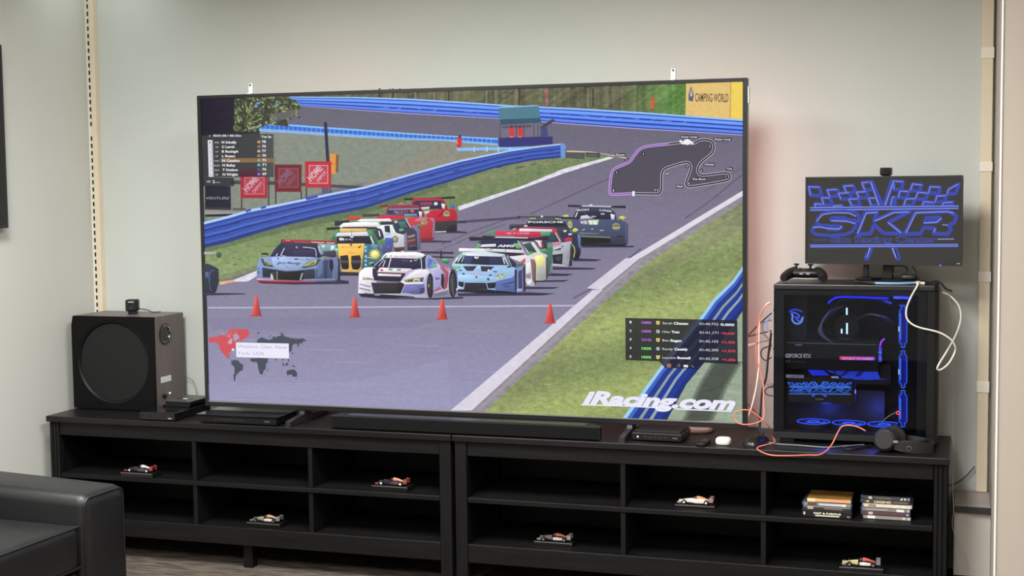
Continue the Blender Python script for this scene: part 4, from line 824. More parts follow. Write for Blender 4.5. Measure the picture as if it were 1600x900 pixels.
P('1160,350 1280,330 1310,380 1270,590 1240,640 1160,660', (164, 164, 206)); P('1190,450 1260,455 1255,485 1195,490', (104, 104, 156)); P('1280,400 1320,400 1330,620 1290,610 1275,560', (46, 40, 56)); P('1250,230 1290,290 1370,300 1400,360 1395,480 1370,600 1310,640 1330,400 1270,320', (166, 84, 112)); P('1160,660 1250,590 1290,620 1170,670', (176, 84, 112)); S('1330,300 1395,370 1390,480 1370,620 1170,690', 10, (206, 196, 216)); P('1160,690 1360,650 1370,700 1200,730', (120, 118, 140)); E_(1450, 540, 62, 205, (42, 38, 48), 22); E_(1445, 555, 38, 160, (66, 62, 70), 18); S('1430,480 1450,640 1465,720', 8, (120, 116, 130)); P('1500,620 1520,600 1525,650 1500,650', (210, 210, 224)); P('1270,190 1380,185 1400,230 1360,260 1290,230', (70, 120, 90)); P('1285,185 1370,182 1380,210 1300,215', (104, 190, 130))
# cones
F('px')
for x, y in ((402.5, 492), (556, 494), (692.5, 497), (860.5, 503)):
    P([(x-10, y), (x+10, y), (x+9, y+2), (x-9, y+2)], (190, 66, 62)); P([(x-1.6, y-30), (x+1.6, y-30), (x+7.5, y), (x-7.5, y)], (206, 74, 68)); P([(x-1.6, y-30), (x, y-30), (x-2, y), (x-7.5, y)], (226, 100, 92)); P([(x+.8, y-30), (x+1.6, y-30), (x+7.5, y), (x+4, y)], (172, 56, 58))
# ---------------------------------------------------------------- overlays
A.tx = 0; A.shade = 0
F('c')
trk = '690,750 1,1'
out = [(824, 752), (700, 757), (682, 745), (683, 690), (692, 630), (712, 600), (770, 575), (805, 555), (835, 515), (870, 478), (930, 462), (1040, 450), (1110, 442), (1190, 446), (1225, 428), (1275, 424), (1308, 440), (1316, 475), (1300, 510), (1240, 560), (1217, 600), (1225, 632), (1260, 640), (1385, 626), (1412, 640), (1405, 668), (1340, 685), (1180, 710), (1150, 702), (1147, 680), (1172, 610), (1172, 578), (1145, 562), (1060, 585), (1012, 605), (998, 640), (996, 720), (985, 748), (960, 755)]
sm = [(p.x, p.y) for p in smooth_path([(x, y, 0) for x, y in out+[out[0]]], 4)][:-1]
A.poly(sm, (76, 72, 84), al=.9)
def seg(a, b): return sm[a*4:b*4+1]
S(sm, 15, (226, 222, 236), closed=True); S(sm, 10, (40, 36, 50), closed=True)
S(seg(0, 11), 11, (152, 96, 200)); P('818,738 832,738 832,768 818,768', (240, 240, 244))
for q in range(9): E_(1112+q*9, 440+(q % 3-1)*6, 8, 9, (232, 232, 236), 8)
E_(1152, 438, 22, 18, (240, 240, 242), 12)
for s_, x, y, w_ in (('Inner Loop', 1118, 412, 96), ('Outer Loop', 1318, 427, 100), ('Chute', 1258, 580, 58), ('Toe', 1394, 606, 32), ('The Boot', 1182, 670, 84), ('Heel', 1088, 714, 36), ('Esses', 720, 521, 52)):
    P([(x-6, y-15), (x+w_+6, y-15), (x+w_+6, y+6), (x-6, y+6)], (44, 40, 56), al=.85); A.text(s_, x, y, 11, (226, 226, 232), w_, .02)
for s_, x, y in (('1', 703, 734), ('2', 722, 623), ('3', 783, 548), ('4', 885, 511), ('5', 1292, 463), ('6', 1238, 611), ('7', 1388, 650), ('8', 1164, 690), ('9', 1152, 588), ('10', 1030, 631), ('11', 964, 731)):
    E_(x, y, 12, 11, (40, 36, 50), 10); A.text(s_, x-(9 if len(s_) > 1 else 4), y+6, 12, (226, 226, 232), 18 if len(s_) > 1 else 7, .02)
# running order box
F('h1')
P('20,60 826,50 830,690 30,690', (34, 34, 46), al=.88); P('826,84 1020,86 1024,690 830,690', (60, 62, 68), al=.9); P('30,690 465,700 465,818 36,820', (36, 38, 52), al=.9)
P('278,424 1036,424 1036,484 278,486', (132, 104, 70)); P('540,580 840,560 846,690 540,690', (88, 34, 56), al=.6)
S('120,112 130,112', 20, (226, 226, 232)); A.text('00:01:58 / 00:10m', 172, 122, 28, (220, 220, 226), 395, .03); A.text('Top Sp.', 848, 136, 28, (226, 226, 232), 150, .03)
rows = (('1', '000', 'N Schelly', 210, '78', (206, 150, 110)), ('2', '00', 'C Lerch', 180, '70', (150, 110, 110)), ('3', '21', 'B RacingA', 235, '77', (200, 170, 160)), ('4', '07', 'L Russo', 185, '70', (160, 130, 80)), ('5', '000', 'N Cassino', 250, '72', (150, 160, 150)), ('6', '0000', 'N Bailey', 185, '71', (120, 170, 180)), ('7', '001', 'T Hudson', 218, '76', (90, 80, 150)), ('8', '00', 'N Wright', 215, '69', (120, 110, 190)))
for q, (a, n_, nm, w_, sp, ic) in enumerate(rows):
    y = 205+q*64.5; x = 98+q*2
    P([(x, y-34), (x+56, y-34), (x+57, y+29), (x+1, y+29)], (228, 226, 234)); A.text(a, x+22, y+14, 26, (70, 66, 80), 16, .02); P([(x+62, y-34), (x+70, y-34), (x+71, y+30), (x+63, y+30)], (196, 198, 216))
    A.text(n_, 226-len(n_)*11, y+10, 20, (170, 170, 182), len(n_)*22, .03)
    A.text(nm, 292+q*2, y+12, 32, (232, 232, 238), w_, .035); E_(815, y-8, 24, 20, ic, 10); A.text(sp, 858+q, y+4, 32, (236, 234, 240), 56, .03)
A.text('2', 165, 774, 40, (220, 222, 228), 34, .02); A.text('min', 206, 772, 18, (176, 178, 186), 66, .02); P('80,745 108,738 125,728 125,776 108,766 80,762', (150, 152, 162)); S('132,735 142,752 132,770', 6, (150, 152, 162))
# lap times box
F('h2')
P('68,52 1540,84 1546,660 1105,640 1010,724 590,708 512,622 72,606', (33, 33, 42), al=.93); P('1000,60 1085,70 660,590 560,640 600,560', (70, 74, 96), al=.35); P('1085,75 1540,84 1546,655 1105,640 1010,724 590,708', (26, 28, 58), al=.4)
data = (('1', '100%', (196, 104, 230), 'Sarah', 'Chanan', 130, 190, '01:40.722', '0.000', (240, 240, 244)), ('2', '100%', (190, 104, 226), 'Hieu', 'Tran', 100, 105, '01:41.171', '+0.449', (214, 62, 76)), ('3', '101%', (176, 96, 214), 'Ben', 'Ragan', 88, 145, '01:42.152', '+1.430', (220, 62, 76)), ('4', '102%', (130, 240, 110), 'Randy', 'Cassidy', 138, 178, '01:42.295', '+1.573', (220, 62, 76)), ('5', '102%', (140, 240, 110), 'Laurent', 'Bonnell', 178, 172, '01:42.328', '+1.606', (220, 62, 76)))
for q, (n_, pc, pcc, fn_, ln_, fw, lw, tm, df, dc) in enumerate(data):
    y = 118+q*113; A.text(n_, 124, y+4, 30, (220, 220, 226), 26, .03); A.text(pc, 282, y+10, 30, pcc, 128, .035, 0, .03)
    if q % 2 == 0: P([(474, y-26), (522, y-24), (520, y+12), (498, y+26), (476, y+12)], (226, 212, 130)); E_(498, y-4, 8, 9, (120, 100, 50), 8)
    else: E_(498, y, 24, 24, (206, 208, 214), 12); P([(498, y-22), (520, y), (498, y), ], (90, 100, 130)); P([(498, y+22), (476, y), (498, y)], (90, 100, 130))
    A.text(fn_, 556, y+16, 28, (206, 208, 214), fw, .012, 0, .02); A.text(ln_, 556+fw+18, y+20, 30, (234, 234, 240), lw, .045, 0, .02)
    A.text(tm, 1042, y+26+q, 30, (190, 194, 204), 250, .02, 0, .02); A.text(df, 1320+q*4, y+36+q*2, 30, dc, 180, .035, 0, .03)
E_(643, 678, 30, 28, (196, 130, 90), 12); E_(643, 678, 18, 17, (60, 50, 60), 10); E_(643, 678, 9, 8, (200, 160, 130), 8); S('755,668 795,670', 8, (140, 142, 156)); S('755,688 790,692', 8, (140, 142, 156)); E_(848, 684, 16, 18, (236, 236, 240), 10); E_(878, 686, 16, 18, (236, 236, 240), 10); P('840,670 890,672 888,698 842,698', (236, 236, 240)); E_(862, 724, 9, 7, (220, 220, 226), 8); S('935,672 960,694 972,700', 10, (130, 132, 146))
# world map
F('m')
RD, DK = (208, 82, 92), (72, 80, 92)
P('64,222 160,214 215,190 300,190 310,150 350,118 400,110 560,112 588,150 582,200 540,230 500,250 482,272 458,250 430,290 420,330 400,360 360,380 330,420 290,440 310,430 335,440 332,486 310,486 285,460 240,410 215,370 200,320 170,285 130,278 84,290 66,250', RD)
P('320,270 352,232 372,236 365,300 335,300 310,286', (186, 170, 196)); P('380,190 410,170 440,180 465,220 440,245 400,270 385,230', (170, 160, 186)); P('300,196 330,180 345,190 340,215 300,216', (196, 130, 150))
for q in range(60):
    x, y = rnd.uniform(220, 420), rnd.uniform(112, 215); P([(x, y), (x+9, y), (x+9, y+9), (x, y+9)], rnd.choice([RD, (226, 120, 128), (178, 164, 190)]), al=.8)
P('360,520 400,502 450,515 470,545 512,570 505,635 470,650 430,690 415,710 410,760 404,786 390,760 385,700 400,680 400,600 372,572 356,556', DK)
P('600,486 720,480 840,488 820,510 830,525 800,560 800,620 770,640 760,690 725,690 715,660 700,610 695,560 680,530 640,535 605,520', DK); P('805,640 830,620 828,645', DK)
P('680,280 705,235 750,216 800,240 840,250 900,230 960,200 1000,190 975,145 1010,165 1040,205 1110,225 1200,235 1280,232 1320,262 1270,272 1265,298 1230,290 1215,330 1205,355 1200,300 1160,300 1140,320 1130,385 1100,410 700,400 700,290', DK); P('845,220 855,185 865,190 855,222', DK); P('685,155 725,150 705,178', DK); P('880,215 920,205 915,235 885,235', DK)
P('1115,425 1160,405 1140,430', DK); P('912,492 940,492 925,518', DK); P('1005,492 1030,492 1020,520', DK); P('1008,540 1022,540 1038,590 1018,580', DK); P('1040,565 1070,540 1090,560 1075,582', DK); P('1120,572 1165,580 1172,600 1135,588', DK); P('1075,490 1090,492 1100,530 1085,525', DK)
P('1066,645 1120,625 1170,630 1200,670 1195,720 1140,720 1130,690 1068,702', DK); P('1245,770 1285,730 1262,752', DK); E_(1185, 745, 9, 8, DK, 6); P('335,490 372,520 360,522', DK)
P('418,282 1092,296 1096,488 424,470', (226, 224, 242)); P('424,290 1088,304 1090,480 428,464', (236, 234, 250))
A.text('Watkins Glen, New', 440, 352, 44, (176, 170, 196), 630, .0, 0, .022); A.text('York, USA', 436, 438, 42, (176, 170, 196), 340, .0, 0, .02)
for r_, c in ((15, (240, 230, 240)), (9, (252, 252, 252))): E_(380, 374, r_, r_, c, 12)
# broadcaster lettering
F('i')
for dx, dy, c in ((5, 5, (60, 66, 62)), (0, 0, (234, 232, 250))):
    al = .55 if dx else 1
    A.text('iRacing.com', 70+dx, 243+dy, 120, c, 1470, .05, .3, .042, al)
S('58,255 520,270 905,290', 11, (238, 238, 246)); S('955,296 1500,320', 11, (238, 238, 246))
TVART = A

# ================================================================== television
TVX, TVZ0, TVZ1 = 1.0955, .632, 1.8825
t = thing('television', 'huge flat television showing a car race, standing on the two consoles', 'television', (0, 0, ZT))
Mbez = mat('tv_bezel', (26, 24, 27), .35)
z0, z1 = TVZ0-ZT, TVZ1-ZT; sb = .655-ZT; stp = sb+1.214; sw = 1.0795
tvb = obj('bezel', None or (lambda bm: (box(bm, (-TVX, -.0075, z0), (-sw, .03, z1), .001), box(bm, (sw, -.0075, z0), (TVX, .03, z1), .001), box(bm, (-sw, -.0075, stp), (sw, .03, z1), .001), box(bm, (-sw, -.0065, z0), (sw, .03, sb-.0062), .001), bm)[-1])(NB()), Mbez, t)
obj('chin_strip', B((-sw, -.009, sb-.006), (sw, .003, sb-.0005), .001), mat('tv_silver', (150, 146, 140), .3, .7), t)
obj('panel_back', B((-sw-.005, .0008, z0+.004), (sw+.005, .052, z1-.004), .004), mat('tv_back', (24, 24, 26), .5), t)
obj('rear_housing', B((-.62, .0525, z0+.02), (.62, .075, z0+.7), .012), mat('tv_back2', (28, 28, 30), .5), t)
MTV = art_mats('race_picture', 1.0, noise=38)
for M_ in MTV: M_.cycles.emission_sampling = 'FRONT'
def tvmap(x, y, off):
    p = onY(x, y, 0); return (p.x, -.0004-off, p.z-ZT)
ob = TVART.build('screen', tvmap, MTV, t, eps=8e-6)
ob['label'] = 'lit screen with a pack of race cars on a blue walled circuit'
for s in (-1, 1):
    bm = NB(); x = s*.665
    prism(bm, [(-.128, 0), (.22, 0), (.22, .012), (.06, .026), (.045, z0+.012), (.006, z0+.012), (-.004, .03), (-.128, .02)], 0, x-.011, x+.011, .0015)
    obj('foot', bm, mat('tv_foot', (44, 42, 46), .3), t)
for px in (390.5, 1051.5):
    x = onY(px, 140, .03).x
    bm = NB(); box(bm, (x-.0095, .034, z1-.05), (x+.0095, .046, z1+.045), .003, 2); box(bm, (x-.0095, .02, z1+.001), (x+.0095, .036, z1+.006), .001)
    obj('top_clip', bm, mat('clip_bright', (240, 242, 238), .4), t)
    obj('clip_screw', cyl(NB(), (x, .0335, z1+.038), (x, .030, z1+.038), .004, n=10), mat('clip_screw', (90, 88, 84), .4), t)
bm = NB(); box(bm, (TVX+.0003, -.004, z1-.09), (TVX+.006, .02, z1-.03), .002); obj('side_clip', bm, mat('clip_bright', (240, 242, 238), .4), t)
# colour-matched light strip stuck on the rear edge
def strip_lamp(x0, x1, za, zb, c, st): obj('backlight_strip', B((x0, .0525, za), (x1, .056, zb)), emis('backlight_%d_%d_%d' % c, c, st), t)
BL = 14.0
strip_lamp(TVX-.03, TVX-.015, z0+.05, z1-.06, (255, 188, 182), BL*1.7)
strip_lamp(-TVX+.015, -TVX+.03, z0+.05, z1-.06, (250, 236, 222), BL*.5)
strip_lamp(-.9, -.35, z1-.045, z1-.03, (255, 190, 172), BL*.9)
strip_lamp(-.34, .62, z1-.045, z1-.03, (225, 245, 220), BL*.7)
strip_lamp(.63, 1.0, z1-.045, z1-.03, (255, 188, 178), BL*.8)
strip_lamp(-.7, 1.0, z0+.01, z0+.02, (255, 205, 200), BL*.8)
# ================================================================== desktop computer
PX0, PY0, PW, PD, PH = 1.185, .03, .564, .262, .568
pc = thing('desktop_computer', 'black glass sided desktop computer with glowing blue lights on the right console', 'computer', (PX0, PY0, ZT))
def pl(x, y, Y=.03):
    p = onY(x, y, Y); return Vector((p.x-PX0, p.y-PY0, p.z-ZT))
Mpc = mat('pc_steel', (15, 14, 16), .4, spec=.3, noise=(50, .08)); Mpc_d = mat('pc_inner', (9, 10, 15), .6, spec=.2); Mpc_g = mat('pc_gpu', (13, 13, 17), .4, spec=.2)
obj('top_panel', B((0, 0, PH-.02), (PW-.012, PD, PH), .004, 2), mat('pc_top', (30, 29, 30), .4, noise=(50, .06)), pc)
obj('bottom_plate', B((0, .006, .03), (PW-.038, PD, .036)), Mpc, pc)
obj('base_bar', B((0, 0, .014), (PW-.038, .006, .036), .001), mat('pc_basebar', (32, 31, 33), .4), pc)
rp_ = obj('rear_panel', B((0, .0065, .0365), (.006, PD, PH-.0205)), Mpc, pc)
obj('tray_panel', B((.0065, PD-.03, .0365), (PW-.04, PD-.026, PH-.0205)), Mpc_d, pc)
obj('back_cover', B((.0065, PD-.004, .0365), (PW-.04, PD, PH-.0205)), Mpc, pc)
bm = prism(NB(), [(PW-.0375, 0), (PW-.012, .001), (PW, .012), (PW, PD-.012), (PW-.012, PD), (PW-.0375, PD)], 2, .012, PH-.0205, .003)
obj('front_bezel', bm, mat('pc_bezel', (20, 19, 20), .4, spec=.35), pc)
bm = prism(NB(), [(PW-.0118, .0), (PW-.002, .012), (PW-.002, PD-.012), (PW-.0118, PD)], 2, PH-.0203, PH-.006, .002); obj('bezel_cap', bm, Mpc, pc)
for fx in (.05, .49):
    for fy in (.02, PD-.04): obj('foot', B((fx-.025, fy-.015, 0), (fx+.025, fy+.015, .0135), .002), Mpc, pc)
obj('foot_strip', B((.09, .035, .002), (.44, .06, .0295)), Mpc_d, pc)
# tempered glass with a black printed border
gx0, gx1, gz0, gz1 = .001, PW-.0385, .0365, PH-.0207
GL = glass('smoked_glass', (.8, .82, .88), .012, .02)
gp = obj('glass_panel', B((gx0, .0012, gz0), (gx1, .0048, gz1)), GL, pc)
a = pl(1224, 460); b = pl(1412.5, 672)
bx0, bx1, bz0, bz1 = .036, pl(1433, 560).x, .045, pl(1300, 461.5).z
Mfr = mat('glass_border', (9, 9, 11), .25)
for lo, hi in (((gx0, .005, gz0), (bx0, .0058, gz1)), ((bx1, .005, gz0), (gx1, .0058, gz1)), ((bx0, .005, gz0), (bx1, .0058, bz0)), ((bx0, .005, bz1), (bx1, .0058, gz1))):
    obj('black_border', B(lo, hi), Mfr, gp)
# motherboard, cooler, cables
mb0, mb1 = pl(1224, 600, .225), pl(1350, 458, .225)
obj('motherboard', B((mb0.x, .195, mb0.z), (mb1.x, .2, mb1.z)), mat('mobo', (10, 13, 24), .6, spec=.2, noise=(60, .3)), pc)
h0, h1 = pl(1229, 532, .2), pl(1262, 462, .2)
hs = obj('heatsink', B((h0.x, .172, h0.z), (h1.x, .1945, h1.z), .004, 2), mat('heatsink', (18, 22, 44), .4), pc)
for q in range(6):
    z = h0.z+.02+q*.012
    if q in (2, 3): continue
# blue dragon-like swirl emblem, drawn as abstract curved strokes
D_ = Art(); D_.frame(1200, 430, 6.92)
D_.stroke('235,385 250,400 265,440 262,480 280,510 320,525 355,510 372,480 375,450', 20, (120, 160, 250), smooth=4)
D_.stroke('240,385 290,372 330,380 370,395', 18, (50, 70, 230), smooth=4); D_.stroke('255,400 300,410 340,440 300,465 340,500 365,465', 14, (90, 120, 245), smooth=4); D_.poly('228,380 262,372 268,410 244,420', (40, 56, 226)); D_.poly('275,440 320,445 345,470 300,480', (60, 84, 236))
ML = art_mats('glow_art', 1.0)
D_.build('emblem', lambda x, y, o: tuple(pl(x, y, .2015) + Vector((0, -o, 0)))[0:3], ML, hs, eps=2e-5)
# pump head, its white reflections added as glowing bars
c = pl(1322, 512, .17)
pm = obj('pump', lathe(NB(), [(0, 0), (.05, 0), (.052, -.006), (.052, -.04), (.046, -.048), (0, -.049)], (c.x, .195, c.z), (0, 1, 0), 36), mat('pump_black', (8, 9, 12), .3, spec=.3), pc, smooth=40)
for (x, y0, y1, w_) in ((1323, 481, 492, 2.6), (1323.3, 505, 522, 2.8), (1315, 514, 521, 2.6)):
    p0, p1 = pl(x, y1, .17), pl(x, y0, .17)
    obj('pump_glint', cyl(NB(), (p0.x, .143, p0.z), (p1.x, .143, p1.z), w_/900, n=10), emis('pump_glint_glow', (190, 235, 255), 2.0), pm)
Mslv = mat('sleeved_cable', (70, 74, 96), .6)
for q in range(6):
    pts = [pl(1318-q*3, 478+q*1.5, .16), pl(1300-q*3, 484+q*4, .10), pl(1286-q*1.2, 500+q*4, .09), pl(1280+q*4, 520+q*3, .10), pl(1290+q*6, 535, .15)]
    obj('power_cable', tube(NB(), pts, .0028, 6, 5), Mslv, pc, smooth=True)
obj('coolant_tube', tube(NB(), [pl(1300, 492, .15), pl(1306, 472, .12), pl(1330, 464, .10), pl(1365, 466, .10), pl(1392, 474, .12)], .009, 10, 6), mat('rubber_tube', (20, 20, 26), .4), pc, smooth=True)
obj('coolant_tube', tube(NB(), [pl(1340, 500, .14), pl(1358, 492, .11), pl(1380, 496, .10), pl(1398, 508, .12)], .008, 10, 6), mat('rubber_tube', (20, 20, 26), .4), pc, smooth=True)
# radiator along the top with a lit edge
r0, r1 = pl(1286, 474, .08), pl(1402, 457, .08)
rd = obj('radiator', B((r0.x, .05, r1.z-.022), (r1.x, .17, r1.z+.006)), Mpc_d, pc)
blue = lambda nm, c, s: emis(nm, c, s)
obj('light_strip', tube(NB(), [pl(1294, 474, .079), pl(1302, 467, .079), pl(1318, 464, .079), pl(1388, 466, .079)], .003, 8, 4), blue('led_blue', (30, 30, 255), 2.5), rd, smooth=True)
obj('light_strip', tube(NB(), [pl(1396, 464, .079), pl(1424, 466, .079)], .0045, 8, 1), blue('led_blue_b', (50, 60, 255), 2.2), rd, smooth=True)
# graphics card
g0, g1 = pl(1226, 577, .1), pl(1374, 532, .1)
gpu = obj('graphics_card', B((g0.x, .072, g0.z), (g1.x, .19, g1.z), .003), Mpc_g, pc)
obj('card_edge', B((g0.x+.004, .0705, g1.z-.018), (g1.x-.01, .0717, g1.z-.014)), mat('gpu_line', (70, 72, 86), .3), gpu)
q_ = pl(1246, 539, .1); obj('card_bracket', B((q_.x-.008, .0702, q_.z-.002), (q_.x+.016, .0716, q_.z+.0015)), mat('gpu_tab', (130, 132, 140), .3), gpu)
G_ = Art(); G_.frame(0, 0, 1)
G_.text('GEFORCE RTX', 1227, 558.6, 6, (168, 168, 172), 40, .02, 0, .01)
G_.poly('1312,556.5 1367,557.6 1367,563 1312,562', lambda x, y: lin(mixc((240, 60, 130), (170, 70, 240), (x-1312)/55)), sub=6)
G_.text('REPUBLIC OF GAMERS', 1316, 562, 3.6, (255, 170, 225), 48, .03, 0, .012)
G_.text('RTX', 1228, 567, 4.4, (80, 80, 86), 8, .0); G_.poly('1238,564 1258,565 1258,566 1238,565', (60, 60, 66))
G_.poly('1228,585 1256,586 1256,591 1228,590', (120, 122, 128)); G_.text('GEFORCE', 1236, 589.6, 3, (70, 70, 76), 17, .02)
G_.build('lit_lettering', lambda x, y, o: tuple(pl(x, y, .0995) + Vector((0, -o, 0))), ML, gpu, eps=2e-5)
s0 = [pl(x, y, .1) for x, y in ((1382, 529), (1377, 534), (1375, 541))]
obj('light_bar', tube(NB(), s0, .0032, 6, 4), emis('led_violet', (160, 50, 220), 1.6), gpu, smooth=True)
for q in range(7):
    p = pl(1375.3, 543.5+q*3.4, .1); obj('light_bar', B((p.x-.005, .066, p.z-.0022), (p.x+.005, .0705, p.z+.0022)), emis('led_fin_%d' % (q % 3), ((60, 60, 240), (50, 90, 255), (90, 110, 255))[q % 3], 1.8), gpu)
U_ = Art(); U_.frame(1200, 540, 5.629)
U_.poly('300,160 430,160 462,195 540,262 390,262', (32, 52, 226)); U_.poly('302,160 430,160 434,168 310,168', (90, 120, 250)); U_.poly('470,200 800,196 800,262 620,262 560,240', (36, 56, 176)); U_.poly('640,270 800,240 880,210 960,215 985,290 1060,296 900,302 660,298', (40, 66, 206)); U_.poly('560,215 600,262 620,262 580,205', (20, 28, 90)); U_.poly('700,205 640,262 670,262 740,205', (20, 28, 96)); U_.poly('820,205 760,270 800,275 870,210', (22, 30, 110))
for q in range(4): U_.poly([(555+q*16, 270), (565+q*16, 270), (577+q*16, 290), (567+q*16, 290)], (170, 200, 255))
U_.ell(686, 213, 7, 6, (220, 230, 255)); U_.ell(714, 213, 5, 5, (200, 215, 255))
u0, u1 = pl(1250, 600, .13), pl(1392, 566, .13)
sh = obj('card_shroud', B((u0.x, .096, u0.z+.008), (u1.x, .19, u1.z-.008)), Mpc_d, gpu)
U_.build('painted_reflections', lambda x, y, o: tuple(pl(x, y, .125) + Vector((0, -o, 0))), ML, sh, eps=2e-5)  # blue reflections below the card, painted as glowing shapes
obj('support_rod', cyl(NB(), pl(1336.5, 628, .11), pl(1336.5, 596, .11), .0016, n=8), mat('rod', (40, 50, 130), .4), pc)
p = pl(1336.5, 612, .11); obj('support_light', B((p.x-.002, .077, p.z-.007), (p.x+.002, .0783, p.z+.007)), blue('led_rod', (120, 150, 255), 1.5), pc)
# ---- SKR emblem artwork, used on the small display and on the monitor
def skr(Ar, glow, linec, dim):
    Ar.frame(1250, 265, 5.808)
    flagsL = ['75,155 175,160 195,235 95,235', '195,255 270,258 295,320 215,322', '245,185 335,180 360,235 268,245', '395,150 480,145 505,205 420,212', '345,215 445,210 470,262 370,268', '440,268 525,265 545,322 470,330', '560,120 640,110 660,180 585,185', '510,205 600,200 620,255 535,258', '620,260 690,258 715,325 645,325', '130,310 200,315 205,340 140,340', '300,330 380,325 390,340 305,340']
    flagsR = ['850,105 935,110 920,180 850,180', '905,195 985,200 970,255 890,255', '1020,130 1105,140 1085,195 1000,190', '1070,205 1160,215 1140,270 1045,265', '1180,155 1270,160 1260,215 1165,215', '1345,180 1440,130 1415,215 1335,225', '1240,240 1325,235 1310,290 1225,295', '960,265 1045,265 1020,325 940,325', '1120,290 1215,300 1200,325 1110,325', '1300,300 1385,295 1380,325 1290,325', '840,250 860,250 860,320 820,325']
    for f in flagsL+flagsR: Ar.stroke(f, 32, glow, closed=True)
    for f in flagsL+flagsR:
        Ar.stroke(' '.join(f.split()[:2]), 7, linec); Ar.stroke(f.split()[0]+' '+f.split()[3], 7, linec)
    for s_ in ('640,100 740,330', '840,95 765,330'): Ar.stroke(s_, 46, glow)
    Ar.stroke('640,110 715,325', 9, linec); Ar.stroke('850,100 770,325', 9, linec)
    for s_ in ('90,362 1438,342', '90,695 1436,688'): Ar.stroke(s_, 34, glow); 
    Ar.stroke('90,345 1438,330', 8, linec); Ar.stroke('90,368 1438,352', 8, linec); Ar.stroke('90,700 1434,694', 8, linec); Ar.stroke('90,685 1434,678', 6, linec)
    K = '520,590 590,390 700,385 670,465 850,385 1000,380 800,480 925,580 760,580 670,500 640,580'
    Sx = '530,470 535,420 500,388 400,378 270,384 190,405 155,450 150,490 190,508 300,512 375,515 370,535 330,545 250,540 235,522 120,518 107,560 140,588 280,598 400,590 470,565 500,520 505,490 450,470 300,462 275,452 290,437 400,436 412,450'
    R1 = '950,585 1040,390 1350,380 1420,420 1400,480 1350,505 1370,540 1340,585 1210,580 1225,535 1120,525 1095,580'
    Ri = '1145,440 1270,432 1270,460 1230,475 1130,478'
    for s_ in (K, R1, Ri): Ar.stroke(s_, 34, glow, closed=True)
    Ar.stroke(Sx, 30, glow, closed=True)
    for s_ in ('520,580 600,395 705,388', '675,465 720,450 850,390 990,385', '800,480 915,575', '960,575 1050,392 1330,382 1395,395', '1120,485 1240,478 1280,440', '1290,500 1340,505', '1225,535 1215,570', '150,470 200,410 300,392 440,395 510,425', '280,464 420,468 500,490', '115,525 180,520 250,535 350,540 380,515'): Ar.stroke(s_, 9, linec)
    for s_ in ('640,710 600,810', '850,710 890,810'): Ar.stroke(s_, 52, glow); 
    for s_ in ('635,710 600,800', '835,710 872,800'): Ar.stroke(s_, 11, linec)
    for x, y in ((605, 805), (885, 805)): Ar.ell(x, y, 25, 22, glow, 12)
    Ar.stroke('612,720 598,805', 12, dim); Ar.stroke('860,720 884,805', 12, dim); Ar.stroke('635,710 600,800', 8, linec); Ar.stroke('835,710 872,800', 8, linec)
    Ar.text('Sim Racing Center', 270, 658, 50, (74, 84, 170), 975, .05); Ar.text('Sim Racing Center', 275, 654, 42, (44, 44, 60), 965, .0)
    Ar.stroke('115,640 255,637', 9, glow); Ar.stroke('1250,632 1398,630', 9, linec)
Z_ = Art(); skr(Z_, (36, 92, 226), (110, 190, 255), (16, 22, 70))
zx = lambda x, y: ((x-1250)/260, (y-265)/155)
l0, l1 = pl(1229, 628, .1), pl(1334, 592, .1)
lcd = obj('mini_display', B((l0.x, .07, l0.z), (l1.x, .078, l1.z), .001), Mgloss, pc)
def lcdmap(x, y, o):
    u, v = zx(x, y); px = 1231.5+(u-.05)/.9*98.5; py = 595.5+(v-.1)/.86*25.5+u*1.0
    p = pl(px, py, .0995); return (p.x, p.y-o, p.z)
Z_.build('display_picture', lcdmap, ML, lcd, eps=6e-6)
obj('badge_strip', B((pl(1274, 624, .1).x, .0692, pl(1274, 624.5, .1).z), (pl(1287, 624, .1).x, .0699, pl(1274, 622.8, .1).z)), mat('lcd_badge', (120, 90, 80), .4), lcd)
ps0, ps1 = pl(1226, 668, .16), pl(1400, 600, .16)
obj('drive_cover', B((ps0.x, .15, .04), (ps1.x-.04, .19, ps1.z-.03)), mat('psu_cover', (10, 11, 18), .5), pc)
# fans: three lying on the floor of the case, three upright at the front seen edge-on
Mblade = mat('fan_blade', (40, 60, 120), .35); Mfan = mat('fan_frame', (14, 15, 20), .4)
fz = pl(1325, 664, .115).z
for q, px in enumerate((1271, 1326.5, 1382)):
    cx_ = pl(px, 661, .115).x; cy_ = .085
    fo = obj('case_fan', lathe(NB(), [(.056, -.012), (.060, -.012), (.060, .006), (.056, .006), (.056, -.012)], (cx_, cy_, fz), n=40), Mfan, pc, smooth=40)
    obj('fan_ring', lathe(NB(), [(.0555, .0062), (.0595, .0062), (.0595, .009), (.0555, .009), (.0555, .0062)], (cx_, cy_, fz), n=40), blue('led_ring', (40, 80, 250), 1.2), fo)
    obj('fan_hub', lathe(NB(), [(0, -.008), (.022, -.008), (.022, .004), (.018, .006), (0, .006)], (cx_, cy_, fz), n=28), Mfan, fo, smooth=40)
    obj('hub_ring', lathe(NB(), [(.0185, .0062), (.022, .0062), (.022, .008), (.0185, .008), (.0185, .0062)], (cx_, cy_, fz), n=28), blue('led_hub', (50, 90, 255), 2.0), fo)
    bm = NB()
    for k in range(7):
        a0 = k*2*math.pi/7
        v = [bm.verts.new((cx_+r*math.cos(a0+da), cy_+r*math.sin(a0+da), fz+z)) for r, da, z in ((.021, 0, -.006), (.021, .55, .002), (.054, .75, .003), (.054, .1, -.007))]; bm.faces.new(v)
    obj('blades', bm, blue('led_blade', (40, 110, 240), .9), fo)
fxs = (pl(1404, 500, .06).x, pl(1419, 500, .06).x)
